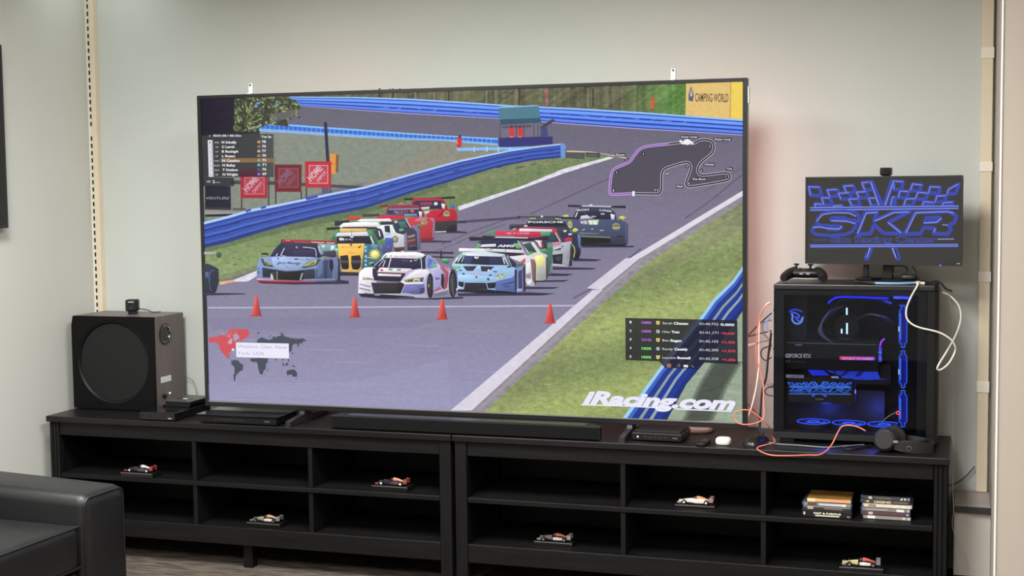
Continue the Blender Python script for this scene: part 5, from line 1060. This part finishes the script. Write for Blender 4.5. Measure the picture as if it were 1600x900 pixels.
for q, (ya_, yb_) in enumerate(((477, 543), (548, 606), (610, 667))):
    z1_, z0_ = pl(1411, ya_, .06).z, pl(1411, yb_, .06).z
    fo = obj('case_fan', B((fxs[0]+.002, .034, z0_), (fxs[1]-.002, .15, z1_), .002), Mfan, pc)
    H_ = Art(); H_.frame(0, 0, 1); m_ = (ya_+yb_)/2; h_ = (yb_-ya_)/2
    out_ = [(1408.6, ya_), (1413.4, ya_), (1413.4, ya_+5), (1417, ya_+9), (1417, yb_-9), (1413.4, yb_-5), (1413.4, yb_), (1408.6, yb_), (1408.6, yb_-5), (1405, yb_-9), (1405, ya_+9), (1408.6, ya_+5)]
    H_.poly(out_, (10, 12, 150)); H_.stroke(out_, 1.5, (50, 110, 240), closed=True); H_.stroke([(1407, ya_+12), (1407, yb_-12)], 1.5, (80, 150, 250)); H_.stroke([(1411.2, ya_+8), (1411.2, yb_-8)], 2.6, (14, 10, 110))
    if q < 2: H_.stroke([(1404.6, m_), (1404.6, m_+8)], 2, (200, 240, 255))
    H_.build('light_frame', lambda x, y, o: tuple(pl(x, y, .0635) + Vector((0, -o, 0))), ML, fo, eps=2e-5)
for q, px in enumerate((1290, 1370)):
    l = bpy.data.lights.new('case_led', 'POINT'); l.energy = .38; l.color = (.05, .1, 1); l.shadow_soft_size = .02
    o = bpy.data.objects.new('case_led', l); COL.objects.link(o); o.location = (onY(px, 640, .1).x, .11, .69)
l = bpy.data.lights.new('case_led', 'POINT'); l.energy = .7; l.color = (.06, .1, 1); l.shadow_soft_size = .02
o = bpy.data.objects.new('case_led', l); COL.objects.link(o); o.location = (onY(1400, 480, .08).x, .08, 1.09)
# sockets on the rear panel
for z_, d_ in ((.47, .05), (.44, .1), (.39, .06), (.36, .1), (.33, .05), (.18, .06), (.06, .05)):
    obj('rear_socket', B((-.006, d_-.009, z_-.005), (-.0003, d_+.009, z_+.005), .001), mat('socket', (40, 40, 42), .4), rp_)
obj('io_shield', B((-.003, .03, .22), (-.0004, .12, .41), .001), mat('io_grey', (120, 124, 128), .35), rp_)

# ================================================================== monitor on the computer
PT = ZT+PH
MC = Vector((1.5475, .13, 0)); MR = -.145
mon = thing('monitor', 'black monitor showing a neon blue emblem, standing on the desktop computer', 'monitor', (MC.x, MC.y, PT), MR)
Mi = Matrix.Rotation(-MR, 3, 'Z'); mn = Matrix.Rotation(MR, 3, 'Z') @ Vector((0, -1, 0))
def onM(x, y, off=0):
    d = ray(x, y); p0 = Vector((MC.x, MC.y, PT)) + mn*off; t_ = (p0-CAM).dot(mn)/d.dot(mn); p = CAM+d*t_
    return Mi @ (p-Vector((MC.x, MC.y, PT)))
c0, c1, c2, c3 = onM(1258, 278.5), onM(1504, 272), onM(1503.5, 414), onM(1258.5, 413.5)
mx0, mx1 = (c0.x+c3.x)/2, (c1.x+c2.x)/2; mz0, mz1 = (c2.z+c3.z)/2, (c0.z+c1.z)/2
bz = .006
bm = NB(); box(bm, (mx0, -.001, mz0), (mx0+bz, .012, mz1)); box(bm, (mx1-bz, -.001, mz0), (mx1, .012, mz1)); box(bm, (mx0+bz, -.001, mz1-bz), (mx1-bz, .012, mz1)); box(bm, (mx0+bz, -.0015, mz0), (mx1-bz, .012, mz0+.013))
obj('bezel', bm, mat('monitor_bezel', (24, 23, 24), .45), mon)
obj('back_shell', B((mx0+.002, .0122, mz0+.002), (mx1-.002, .035, mz1-.002), .006), Mblk, mon)
Q_ = Art(); Q_.frame(1250, 265, 5.808)
Q_.raw([(1259, 279), (1503, 273.5), (1502.5, 412), (1259.5, 411)], (58, 56, 53)); skr(Q_, (58, 72, 172), (138, 148, 210), (40, 42, 60))
Q_.build('screen', lambda x, y, o: tuple(onM(x, y) + Vector((0, .0035-o, 0))), art_mats('monitor_picture', 1.0), mon, eps=6e-6)
obj('power_light', B((mx1-.074, -.003, mz0-.0004), (mx1-.069, -.0016, mz0+.0035)), blue('led_mon', (60, 80, 255), 3), mon)
T_ = Art(); T_.frame(0, 0, 1); T_.poly('1495,411.2 1500.5,411.1 1500.5,412.5 1495,412.6', (150, 150, 152))
T_.build('badge', lambda x, y, o: tuple(onM(x, y) + Vector((0, -.0017-o, 0))), art_mats('badge_print', printed=True), mon)
nx = onM(1384, 412).x
obj('stand_neck', B((nx-.018, .036, .012), (nx+.018, .058, mz0+.12), .004, 2), Mblk, mon)
obj('stand_base', lathe(NB(), [(0, 0), (.116, 0), (.12, .003), (.117, .009), (.1, .011), (0, .012)], (nx, .045, 0), n=48), mat('stand_dark', (26, 25, 26), .35), mon, smooth=40)
# small post stand beside the neck
px_ = onM(1351, 412).x
st = thing('clamp_post', 'small black post with flat foot standing on the monitor base', 'stand', tuple(Vector((MC.x, MC.y, PT+.0122)) + Matrix.Rotation(MR, 3, 'Z') @ Vector((px_, .002, 0))), MR)
obj('post', B((-.009, .018, .0065), (.009, .03, .062), .002), Mblk, st)
bm = prism(NB(), [(-.026, -.03), (.03, -.03), (.05, .005), (.055, .035), (-.02, .035)], 2, 0, .0062, .0015); obj('foot', bm, Mblk, st)
# webcam on top of the monitor
p = Matrix.Rotation(MR, 3, 'Z') @ Vector((onM(1383, 272).x, .012, 0))
t = thing('webcam', 'black boxy webcam clipped on top of the monitor', 'webcam', (MC.x+p.x, MC.y+p.y, PT+mz1), MR)
obj('body', B((-.018, -.018, .003), (.018, .03, .030), .004, 2), Mblk, t, smooth=True)
obj('clip', B((-.012, .024, -.05), (.012, .0295, .004), .001), Mblk, t)
obj('clip_pad', B((-.012, -.013, .0003), (.012, .0235, .0032), .0005), Mblk, t)
f = obj('face', B((-.011, -.0195, .006), (.011, -.0182, .027), .0005), Mgloss, t)
obj('lens', lathe(NB(), [(.007, 0), (.006, .002), (0, .002)], (0, -.0195, .017), (0, -1, 0), 20), mat('lens_glass', (30, 34, 40), .08), f)

# ================================================================== gamepad
t = thing('game_controller', 'black game controller resting on top of the desktop computer', 'game controller', (1.283, .125, PT), -.05)
bm = NB()
def ring_e(c, rx, rz, ny=18, axis='x'):
    out = []
    for i in range(ny):
        a = 2*math.pi*i/ny; u, v = rx*math.cos(a), rz*math.sin(a)
        out.append((c[0], c[1]+u, c[2]+v))
    return out
hull = [(-.062, .018, .018, .012), (-.055, .024, .027, .014), (-.035, .03, .029, .017), (0, .031, .027, .018), (.035, .03, .029, .017), (.055, .024, .027, .014), (.062, .018, .018, .012)]
loft(bm, [ring_e((x, .035, .031), ry, rz) for x, ry, _, rz in hull])
obj('shell', bm, mat('pad_black', (22, 21, 23), .38), t, smooth=True)
for s in (-1, 1):
    tube_pts = [(s*.040, .04, .034), (s*.055, .022, .030), (s*.066, -.004, .022), (s*.071, -.028, .0155)]
    obj('grip', tube(NB(), tube_pts, lambda u: .021-.006*u if u < .85 else .0125, 14, 5), mat('pad_grip', (18, 18, 19), .5), t, smooth=True)
    sx_, sy_ = (-.036, .045) if s < 0 else (.018, .022)
    sk = obj('thumbstick', lathe(NB(), [(.004, 0), (.004, .012), (.010, .013), (.0105, .0165), (.008, .018), (0, .0165)], (sx_, sy_, .047), n=20), Mblk, t, smooth=40)
    obj('trigger', B((s*.045-.014, .058, .026), (s*.045+.014, .072, .043), .005, 2), Mgloss, t, smooth=True)
for q, (dx, dy) in enumerate(((0, .009), (0, -.009), (.009, 0), (-.009, 0))): obj('button', cyl(NB(), (.04+dx, .042+dy, .044), (.04+dx, .042+dy, .0495), .0045, n=12), mat('pad_btn', (60, 60, 64), .3), t)
obj('direction_pad', (lambda b: (box(b, (-.031, .0195, .045), (-.009, .0255, .0505), .001), box(b, (-.023, .0115, .045), (-.017, .0335, .0507), .001), b)[-1])(NB()), mat('pad_btn', (60, 60, 64), .3), t)
for x in (-.012, .012): obj('menu_mark', B((x-.006, .003, .028), (x+.006, .0042, .032)), mat('pad_mark', (170, 172, 176), .4), t)

# ================================================================== hub and leads on the computer
t = thing('usb_hub', 'small dark usb hub with pale plug on top of the computer', 'usb hub', (1.688, .085, PT), .1)
obj('body', B((-.024, -.012, 0), (.024, .016, .013), .002, 2), Mblk, t)
obj('plug', B((-.018, -.02, .001), (.012, -.0122, .010), .002, 2), mat('plug_white', (228, 222, 210), .4), t)
obj('status_light', B((-.018, -.0128, .0105), (-.004, -.0121, .0125)), emis('hub_orange', (255, 170, 120), 1.2), t)
t = tag(obj('adapter_puck', pill(NB(), .03, .02, .018, 0), mat('puck', (34, 34, 36), .4), loc=(1.655, .125, PT), smooth=True), 'dark rounded adapter puck between monitor foot and usb hub', 'adapter')
t.location.z += .0125; t.location.x = 1.645; t.location.y = .14
def wire(label, pts, r, m_, name='cable', n=8, k=6, cat='cable'):
    return tag(obj(name, tube(NB(), pts, r, n, k), m_, smooth=True), label, cat)
Mwh = mat('cable_white', (228, 222, 210), .45); Mor = mat('cable_coral', (232, 128, 104), .5); Mbk = mat('cable_black', (26, 25, 27), .5); Mlb = mat('cable_blue', (128, 164, 206), .5); Mgy = mat('cable_grey', (110, 116, 122), .5); Mwt = mat('wire_thin', (206, 200, 192), .5)
def Y(x, y, yy): return onY(x, y, yy)
wire('flat light blue cable curving over the computer top', [(1.535, .052, PT+.005), (1.58, .045, PT+.005), (1.63, .055, PT+.005), (1.672, .075, PT+.006)], .0045, Mlb)
wire('white cable looping down across the front of the computer glass', [Y(1436, 441, .062), Y(1433, 447, .02), Y(1424, 463, .022), Y(1417, 480, .024), Y(1416, 494, .024), Y(1422, 504, .022), Y(1436, 511.5, .02), Y(1466, 519, .018), Y(1484, 529, .02), Y(1492, 540, .03), Y(1492, 550, .04), Y(1483, 567, .03), Y(1472, 576.5, .022), Y(1465, 577.5, .018), Y(1466.5, 570, .018), Y(1480, 548, .06), Y(1494, 522, .13), Y(1501, 498, .16), Y(1498, 478, .18), Y(1484, 462, .2), Y(1471.5, 457, .2)], .0032, Mwh)
wire('thin pale wire hanging behind the computer down to the grey ledge', [Y(1470, 458, .21), Y(1482, 467, .22), Y(1488, 500, .25), Y(1490, 580, .27), Y(1489.5, 660, .27), Y(1489, 720, .2), Y(1489, 770, .06), Y(1490, 800, .05), Y(1488, 812, .06), Y(1490, 830, .065), Y(1507, 862, .07), Y(1511, 878, .07), Y(1512, 888, .07)], .0014, Mwt, 'wire')
wire('dark cable sagging from console to the cream covered upright', [Y(1478, 759, .31), Y(1492, 756, .31), Y(1508, 745, .315), Y(1523, 729, .318)], .0022, mat('cable_purple', (70, 62, 84), .5))
wire('black lead from the monitor down to the usb hub', [Y(1425, 416, .16), Y(1431, 424, .14), Y(1432, 430, .12), (1.69, .095, PT+.013)], .0018, Mbk)
wire('black cable looped below the monitor', [Y(1392, 416, .17), Y(1408, 415, .16), Y(1418, 420, .16), Y(1414, 427, .16), Y(1400, 429, .16), Y(1390, 426, .17)], .0022, Mbk)
wire('grey braided leads running off the computer top corner', [(1.70, .1, PT+.008), (1.735, .12, PT+.012), (1.757, .15, PT-.003), (1.77, .17, PT-.02), (1.79, .19, PT-.03)], .004, mat('cable_dark', (62, 62, 66), .5))
# behind the television corner
wire('coral headset cable dropping behind the television, looping and crossing the console', [Y(1204, 474, .06), Y(1196, 479, .05), Y(1187, 496, .06), Y(1182, 530, .06), Y(1182, 556, .05), Y(1187, 578, .04), Y(1192.5, 600, .03), Y(1193, 630, .0), Y(1194, 648, -.02), Y(1188, 658, -.03), Y(1172, 663, -.035), Y(1156, 662, -.035), Y(1148, 654, -.03), Y(1149, 645, -.03), Y(1160, 640.5, -.03), Y(1174, 642.5, -.02), Y(1188, 653, -.01), Y(1200, 664, .0), onZ(1208, 683, ZT+.010), onZ(1210, 691, ZT+.011), onZ(1197, 695, ZT+.010), onZ(1184, 699, ZT+.005), onZ(1186, 704, ZT+.003), onZ(1204, 711, ZT+.003), onZ(1230, 712, ZT+.003), onZ(1262, 711, ZT+.003), onZ(1282, 710, ZT+.003), Y(1298, 697, -.09), Y(1308, 678, -.06), Y(1315, 667, -.03), Y(1326, 664.5, -.03), Y(1340, 667, -.05), Y(1352, 673, -.085)], .0024, Mor)
wire('white cable hanging between television and computer', [Y(1203, 472, .1), Y(1196, 478, .1), Y(1187.5, 497, .1), Y(1186, 540, .1), Y(1186, 570, .1), Y(1183, 597, .1), Y(1179, 618, .1), Y(1173, 640, .1), Y(1168, 655, .1)], .0028, Mwh)
wire('thick black cable standing up behind the computer mouse', [Y(1205, 520, .08), Y(1200, 560, .1), Y(1197, 590, .1), Y(1191, 610, .1), Y(1188.5, 640, .1), Y(1187, 668, .1), onZ(1186, 684, ZT+.004)], .004, Mbk)
wire('black cable angled from television to the computer rear', [Y(1168, 526, .11), Y(1176, 517, .11), Y(1190, 503, .11), Y(1206, 489, .11)], .0026, Mbk)
wire('black cable running level from television to computer', [Y(1168, 526, .12), Y(1188, 521, .12), Y(1206, 517, .12)], .0026, Mbk)
wire('grey connector lead plugged towards the television back', [Y(1168, 540, .1), Y(1180, 537, .1), Y(1192, 533, .1), Y(1206, 531, .1)], lambda u: .0065 if u < .4 else .003, Mgy)
wire('pale blue lead bending at the computer rear', [Y(1205, 494, .09), Y(1198, 502, .09), Y(1199, 515, .09), Y(1206, 522, .09)], .003, Mlb)
wire('dark loop of cable at the computer rear sockets', [Y(1206, 540, .09), Y(1192, 545, .1), Y(1189, 555, .1), Y(1196, 563, .1), Y(1206, 558, .1)], .0024, Mbk)
wire('grey loop of cable by the upper computer sockets', [Y(1206, 500, .12), Y(1192, 505, .12), Y(1193, 520, .12), Y(1204, 535, .12), Y(1202, 550, .12)], .0026, Mgy)
wire('small black curled cable below the power plug', [Y(1207, 604, .09), Y(1200, 606, .09), Y(1195, 611, .09), Y(1199, 617, .09), Y(1208, 618.5, .09)], .0022, Mbk)
wire('dark brown cable slanting behind the television corner', [Y(1166, 628, .14), Y(1176, 640, .13), Y(1188, 655, .12)], .004, mat('cable_brown', (92, 52, 52), .5))
wire('black cable lying on the console behind the mouse', [onZ(1168, 668, ZT+.004), onZ(1180, 667.5, ZT+.004), onZ(1190, 670, ZT+.004), onZ(1187, 680, ZT+.004), onZ(1193, 688, ZT+.004), onZ(1212, 693.5, ZT+.004), onZ(1250, 696, ZT+.004), onZ(1290, 699, ZT+.004), onZ(1320, 697, ZT+.004), onZ(1350, 695, ZT+.004)], .0028, Mgy)
wire('black cable coil in front of the computer by the headset', [onZ(1352, 698, ZT+.004), onZ(1330, 702, ZT+.004), onZ(1318, 700, ZT+.004), onZ(1330, 697.5, ZT+.008), onZ(1362, 696, ZT+.006)], .003, Mbk)
obj_ = tag(obj('power_plug', B((0, 0, 0), (.022, .018, .016), .003, 2), Mgy, loc=tuple(Y(1199, 606, .09))), 'grey plug stuck into the computer rear panel', 'plug')

# ================================================================== headset
hc = onY(1382, 690, -.085)
t = thing('headset', 'black over-ear headset with lit microphone lying before the computer', 'headset', (hc.x, -.085, ZT))
cz = .044
ax = Vector((-.22, -1, .12)).normalized()
Mhs = mat('headset_grey', (30, 29, 29), .5, noise=(80, .06)); Mcu = mat('cushion', (20, 19, 20), .75, bump=(300, .3))
def cup(c, ax_, nm='ear_cup'):
    e = obj(nm, lathe(NB(), [(0, .006), (.030, .006), (.036, .003), (.040, -.004), (.0415, -.014), (.039, -.022), (0, -.022)], c, ax_, 36), Mhs, t, smooth=40)
    obj('cup_plate', lathe(NB(), [(0, .0085), (.030, .0085), (.0325, .0062), (.0325, .003)], c, ax_, 36), mat('cup_plate', (36, 35, 35), .45), e, smooth=40)
    return e
cup((0, 0, cz), ax)
obj('ear_cushion', lathe(NB(), [(.02, -.022), (.036, -.022), (.042, -.028), (.042, -.038), (.034, -.043), (.02, -.040)], (0, 0, cz), ax, 32), Mcu, t, smooth=True)
c2_ = Vector((.03, .092, .043)); ax2 = Vector((.1, 1, .05)).normalized()
cup(c2_, ax2)
obj('ear_cushion', lathe(NB(), [(.02, -.022), (.036, -.022), (.042, -.028), (.042, -.036), (.034, -.04), (.02, -.038)], c2_, ax2, 32), Mcu, t, smooth=True)
def band(bm, pts, w0, w1, th):
    secs = []
    P_ = smooth_path(pts, 6)
    for i, p in enumerate(P_):
        d = (P_[min(i+1, len(P_)-1)]-P_[max(i-1, 0)]); d.z = 0; d.normalize(); nrm = Vector((-d.y, d.x, 0)); w_ = w0+(w1-w0)*math.sin(math.pi*i/(len(P_)-1))
        secs.append([p+nrm*th+Vector((0, 0, w_)), p-nrm*th+Vector((0, 0, w_)), p-nrm*th-Vector((0, 0, w_)), p+nrm*th-Vector((0, 0, w_))])
    return loft(bm, secs)
obj('headband', band(NB(), [(.034, -.004, .026), (.07, -.008, .022), (.115, .0, .0205), (.152, .022, .020), (.158, .05, .021), (.14, .075, .024), (.105, .092, .028), (.065, .099, .034)], .013, .0195, .0028), Mhs, t, smooth=60)
obj('head_strap', band(NB(), [(.04, .006, .035), (.085, .006, .036), (.122, .02, .036), (.136, .045, .036), (.122, .068, .038), (.08, .084, .042)], .007, .011, .0012), mat('strap', (40, 40, 40), .7, noise=(60, .2)), t, smooth=60)
obj('yoke', B((.026, -.014, .036), (.046, -.004, .046), .002), mat('yoke_metal', (190, 186, 180), .25, .8), t)
bm = lathe(NB(), [(.009, 0), (.006, .0006)], (.082, -.0125, .021), (0, -1, 0), 20); obj('logo_ring', bm, mat('logo_grey', (80, 80, 82), .4), t)
base = Vector((-.004, .004, .082)); 
pts = [Vector((onY(x, y, -.07).x-hc.x, -.07+.085, onY(x, y, -.07).z-ZT)) for x, y in ((1378, 661), (1383, 655), (1391, 649), (1400, 645))]
bo = obj('microphone_boom', tube(NB(), pts, .0022, 8, 5), mat('boom', (66, 62, 60), .5), t, smooth=True)
mtip = pts[-1]+Vector((.006, 0, .001))
obj('microphone', lathe(NB(), [(0, -.008), (.005, -.008), (.0062, -.002), (.0062, .004), (.004, .008), (0, .008)], mtip, (1, 0, -.1), 16), Mblk, bo, smooth=True)
obj('microphone_light', lathe(NB(), [(.0045, 0), (.0062, 0), (.0062, .002), (.0045, .002), (.0045, 0)], mtip+Vector((.001, -.0062, 0)), (0, -1, 0), 16), emis('mic_red', (255, 60, 90), 2.5), bo)

# ================================================================== model race cars on plinths
def model_car(px, py, shelf, bw, bh, bd, cols, label, rz=0, dim=1):
    p = onZ(px, py, shelf+bh)
    t = thing('model_race_car', label, 'model car', (p.x, p.y+.008, shelf), rz, 'model race cars displayed in the console cubbies')
    body_c, cover_c, pod_c, nose_c, wing_c, rim_c = cols
    Mb = lambda c: mat('paint_%d_%d_%d' % c, c, .3, coat=.3)
    obj('plinth', B((-bw/2, -bd/2, 0), (bw/2, bd/2, bh), .0015), mat('plinth_black', (20, 19, 19), .3), t)
    obj('plinth_edge', B((-bw/2+.001, -bd/2-.0008, bh-.003), (bw/2-.001, -bd/2-.0001, bh-.001)), mat('plinth_line', (110, 106, 102), .3), t)
    z = bh; 
    obj('car_floor', prism(NB(), [(-.035, -.008), (-.025, -.019), (.035, -.019), (.052, -.012), (.052, .012), (.035, .019), (-.025, .019), (-.035, .008)], 2, z+.0025, z+.004), Mblk, t)
    def rg(x, w_, z0_, z1_): return [(x, -w_, z+z0_), (x, w_, z+z0_), (x, w_*1.0, z+z1_*.8+z0_*.2), (x, w_*.5, z+z1_), (x, -w_*.5, z+z1_), (x, -w_, z+z1_*.8+z0_*.2)]
    obj('nose', loft(NB(), [rg(-.062, .002, .006, .0085), rg(-.05, .004, .006, .012), rg(-.03, .0055, .005, .0165), rg(-.012, .0075, .004, .0185)]), Mb(nose_c), t, smooth=35)
    obj('monocoque', loft(NB(), [rg(-.0119, .0075, .004, .0185), rg(.002, .009, .004, .017), rg(.02, .009, .004, .018), rg(.045, .005, .005, .012)]), Mb(body_c), t, smooth=35)
    for s in (-1, 1):
        def sp(x, a, b_, h): return [(x, s*a, z+.004), (x, s*b_, z+.004), (x, s*b_, z+h*.85), (x, s*(b_*.8+a*.2), z+h), (x, s*a, z+h)]
        obj('sidepod', loft(NB(), [sp(-.006, .0085, .016, .012), sp(.006, .0085, .018, .0135), sp(.025, .008, .017, .0115), sp(.045, .005, .008, .007)]), Mb(pod_c), t, smooth=35)
    obj('engine_cover', loft(NB(), [rg(.003, .0045, .017, .0265), rg(.010, .005, .016, .027), rg(.025, .0035, .014, .0235), rg(.046, .0015, .010, .015)]), Mb(cover_c), t, smooth=35)
    obj('halo', tube(NB(), [(.004, -.0075, z+.019), (-.006, -.0068, z+.0225), (-.0125, 0, z+.0225), (-.006, .0068, z+.0225), (.004, .0075, z+.019)], .0009, 6, 4), Mblk, t)
    obj('driver_helmet', lathe(NB(), [(0, -.004), (.0035, -.002), (.004, .001), (.0028, .0035), (0, .004)], (-.003, 0, z+.0195), n=12), Mb(wing_c), t, smooth=True)
    fw = obj('front_wing', B((-.066, -.021, z+.0035), (-.054, .021, z+.005), .0004), Mb(nose_c), t)
    for s in (-1, 1): obj('end_plate', B((-.066, s*.021-.0005, z+.003), (-.052, s*.021+.0005, z+.0085)), Mb(wing_c), fw)
    rw = obj('rear_wing', B((.052, -.016, z+.0225), (.062, .016, z+.024), .0004), Mb(wing_c), t)
    obj('rear_wing_flap', B((.056, -.016, z+.0195), (.063, .016, z+.0205)), Mb(wing_c), rw)
    for s in (-1, 1): obj('end_plate', B((.049, s*.016-.0005, z+.008), (.0635, s*.016+.0005, z+.0255)), Mb(wing_c), rw)
    obj('wing_pylon', B((.05, -.001, z+.008), (.056, .001, z+.0224)), Mblk, rw)
    for wx, wr in ((-.041, .0077), (.039, .0082)):
        for s in (-1, 1):
            w_ = obj('wheel', lathe(NB(), [(.0045, -.0045), (wr-.001, -.0045), (wr, -.003), (wr, .003), (wr-.001, .0045), (.0045, .0045)], (wx, s*.0185, z+wr), (0, 1, 0), 20), mat('tyre', (20, 20, 21), .7), t, smooth=40)
            obj('rim', lathe(NB(), [(.0046, -.0042), (.003, -.003), (0, -.0036), ] , (wx, s*.0185, z+wr), (0, 1 if s < 0 else -1, 0), 16), Mb(rim_c), w_, smooth=40)
            obj('suspension', (lambda b: (cyl(b, (wx, s*.005, z+.011), (wx, s*.014, z+wr+.001), .0006, n=6), cyl(b, (wx-.006, s*.005, z+.008), (wx, s*.014, z+wr-.002), .0006, n=6), b)[-1])(NB()), Mblk, t)
    return t
S1, S2 = .3475, .1665
navy, blk_ = (24, 26, 44), (26, 25, 27)
model_car(219, 737, S1, .15, .018, .07, (navy, (225, 212, 196), (70, 70, 84), (60, 56, 70), (150, 52, 58), (214, 216, 218)), 'dark model race car with white engine cover and red rear wing on upper shelf', -.02)
model_car(613, 757.5, S1, .15, .018, .07, (navy, (214, 148, 112), (80, 52, 48), (46, 44, 52), (140, 74, 66), (214, 214, 214)), 'dark model race car with tan orange engine cover and white wheel hubs on upper shelf', -.02)
model_car(1087, 787, S1, .146, .010, .07, ((226, 216, 206), (214, 160, 112), (226, 196, 188), (228, 220, 206), (150, 120, 124), (206, 204, 190)), 'white model race car with orange engine panel on black plinth', .02)
model_car(416, 815, S2, .15, .018, .07, (blk_, (206, 150, 112), (196, 190, 180), (150, 144, 120), (120, 120, 120), (70, 66, 60)), 'black model race car with peach engine cover in a lower cubby below the television', -.02)
model_car(867, 844.5, S2, .15, .014, .07, (blk_, (206, 112, 74), (206, 196, 188), (130, 116, 112), (150, 148, 144), (110, 98, 92)), 'black model race car with orange engine cover and pale side stripe in a lower cubby', .0)
model_car(1346, 884, S2, .15, .018, .07, (blk_, (214, 96, 78), (224, 220, 212), (206, 186, 140), (120, 120, 124), (96, 92, 84)), 'black model race car with cream nose and red engine cover below the film cases', .03)

# ================================================================== film cases on the upper shelf
Mpr = art_mats('case_print', printed=True)
def film_case(x0, x1, yf, z, th, shell, spine, top, label, grp, prints=(), dx=0, rz=0, depth=.134):
    w_ = x1-x0; shell = tuple(int(v*.72) for v in shell)
    t = thing('film_case', label, 'film case', (x0+w_/2+dx, yf, z), rz, grp)
    obj('shell', B((-w_/2, 0, .0003), (w_/2, depth, th-.0003), .0018, 2), mat('case_%d_%d_%d' % shell, shell, .3), t)
    cv = obj('sleeve', B((-w_/2+.006, -.0005, .0012), (w_/2-.004, -.0001, th-.0012)), mat('spine_%d_%d_%d' % spine, spine, .35, noise=(60, .12)), t)
    obj('cover_sheet', B((-w_/2+.006, .002, th-.0002), (w_/2-.004, depth-.003, th)), mat('cover_%d_%d_%d' % top, top, .3, noise=(25, .35)), t)
    if prints:
        for pr_ in prints:
            a_ = Art(); a_.frame(0, 0, 1)
            if pr_[0] == 't': a_.text(pr_[1], pr_[2], pr_[3], pr_[4], pr_[5], pr_[6], .03)
            else: a_.poly(pr_[1], pr_[2])
            a_.build('spine_print', lambda x, y, o: (-w_/2+x*w_, -.0006-o, (1-y)*th), Mpr, cv)
    return t
GA, GB = 'film cases stacked beside the divider', 'film cases stacked beside the console end post'
za = S1+.0002; ya = -.092
xa0, xa1 = onZ(1253, 806, S1).x, onZ(1332.5, 808, S1).x
R_ = lambda x0, y0, x1, y1: [(x0, y0), (x1, y0), (x1, y1), (x0, y1)]
film_case(xa0, xa1, ya, za, .025, (24, 24, 27), (26, 24, 26), (40, 36, 34), 'thick black film case with bold white lettering, bottom of the stack beside the divider', GA, (('t', 'FAST & FURIOUS', .24, .55, .26, (236, 232, 214), .54), ('p', R_(.27, .66, .75, .84), (216, 206, 180)), ('p', R_(.035, .3, .07, .68), (206, 206, 206)), ('p', R_(.9, .62, .96, .8), (140, 138, 136))))
film_case(xa0+.003, xa1-.002, ya, za+.0255, .0135, (52, 78, 120), (58, 50, 48), (60, 56, 54), 'dark film case with blue edges, second from bottom beside the divider', GA, (('p', R_(.1, .15, .22, .8), (176, 160, 140)), ('p', R_(.44, .3, .82, .7), (120, 104, 100)), ('p', R_(.03, .04, .97, .14), (206, 204, 206))))
film_case(xa0, xa1, ya+.001, za+.0395, .0135, (46, 70, 112), (136, 128, 122), (90, 84, 80), 'silver grey film case with white title, second from top beside the divider', GA, (('p', R_(.12, .2, .3, .8), (92, 64, 56)), ('p', R_(.34, .25, .8, .78), (196, 204, 206)), ('p', R_(.8, .2, .88, .85), (232, 214, 170))))
film_case(xa0+.014, xa1-.001, ya+.002, za+.0535, .0135, (50, 66, 96), (222, 176, 118), (146, 104, 52), 'gold and orange film case on top of the stack beside the divider', GA, (('p', R_(.03, .05, .2, .95), (236, 214, 150)), ('p', R_(.5, .1, .9, .9), (230, 160, 112))))
xb0, xb1 = onZ(1344.5, 809, S1).x, onZ(1423, 812, S1).x; yb_ = -.066
stack = (((30, 30, 36), (150, 144, 138), (60, 60, 62), 'grey film case with white block label, bottom of the stack beside the end post', (('p', R_(.12, .15, .27, .85), (236, 236, 232)), ('p', R_(.82, .2, .87, .8), (206, 204, 200)), ('p', R_(.92, .2, .97, .8), (206, 204, 200))), .004),
         ((48, 74, 130), (96, 66, 70), (60, 40, 44), 'dark red film case with blue end, second from bottom beside the end post', (('p', R_(.16, .15, .25, .85), (190, 186, 186)), ('p', R_(.92, .3, .96, .7), (206, 190, 170))), .0),
         ((50, 76, 126), (132, 122, 118), (80, 74, 72), 'grey brown film case with white title block, third from bottom beside the end post', (('p', R_(.72, .2, .87, .85), (232, 230, 226)), ('p', R_(.12, .3, .55, .7), (170, 150, 146)), ('p', R_(.93, .2, .98, .8), (176, 176, 176))), .0),
         ((196, 190, 176), (222, 214, 198), (180, 174, 160), 'cream white film case in the middle of the stack beside the end post', (('p', R_(.04, .1, .1, .9), (226, 206, 160)), ('p', R_(.12, .2, .28, .8), (150, 128, 110))), .006),
         ((46, 66, 116), (70, 62, 56), (50, 46, 44), 'dark film case titled legend, second from top beside the end post', (('t', 'LEGEND', .28, .82, .6, (222, 206, 160), .34), ('p', R_(.12, .25, .18, .75), (180, 170, 150)), ('p', R_(.66, .3, .95, .7), (110, 100, 96))), -.001),
         ((44, 66, 122), (70, 66, 62), (16, 16, 20), 'black film case with white icons on top of the stack beside the end post', (('p', [(.78, .8), (.84, .2), (.84, .8)], (236, 226, 170)), ('p', R_(.87, .25, .91, .8), (206, 206, 206)), ('p', R_(.94, .25, .98, .8), (176, 150, 140)), ('p', R_(.16, .2, .23, .85), (196, 196, 190)), ('p', R_(.3, .4, .62, .7), (120, 112, 106))), 0))
for q, (sh_, sp_, tp_, lb_, pr_, dx) in enumerate(stack): film_case(xb0, xb1, yb_, za+q*.0136, .0132, sh_, sp_, tp_, lb_, GB, pr_, dx)
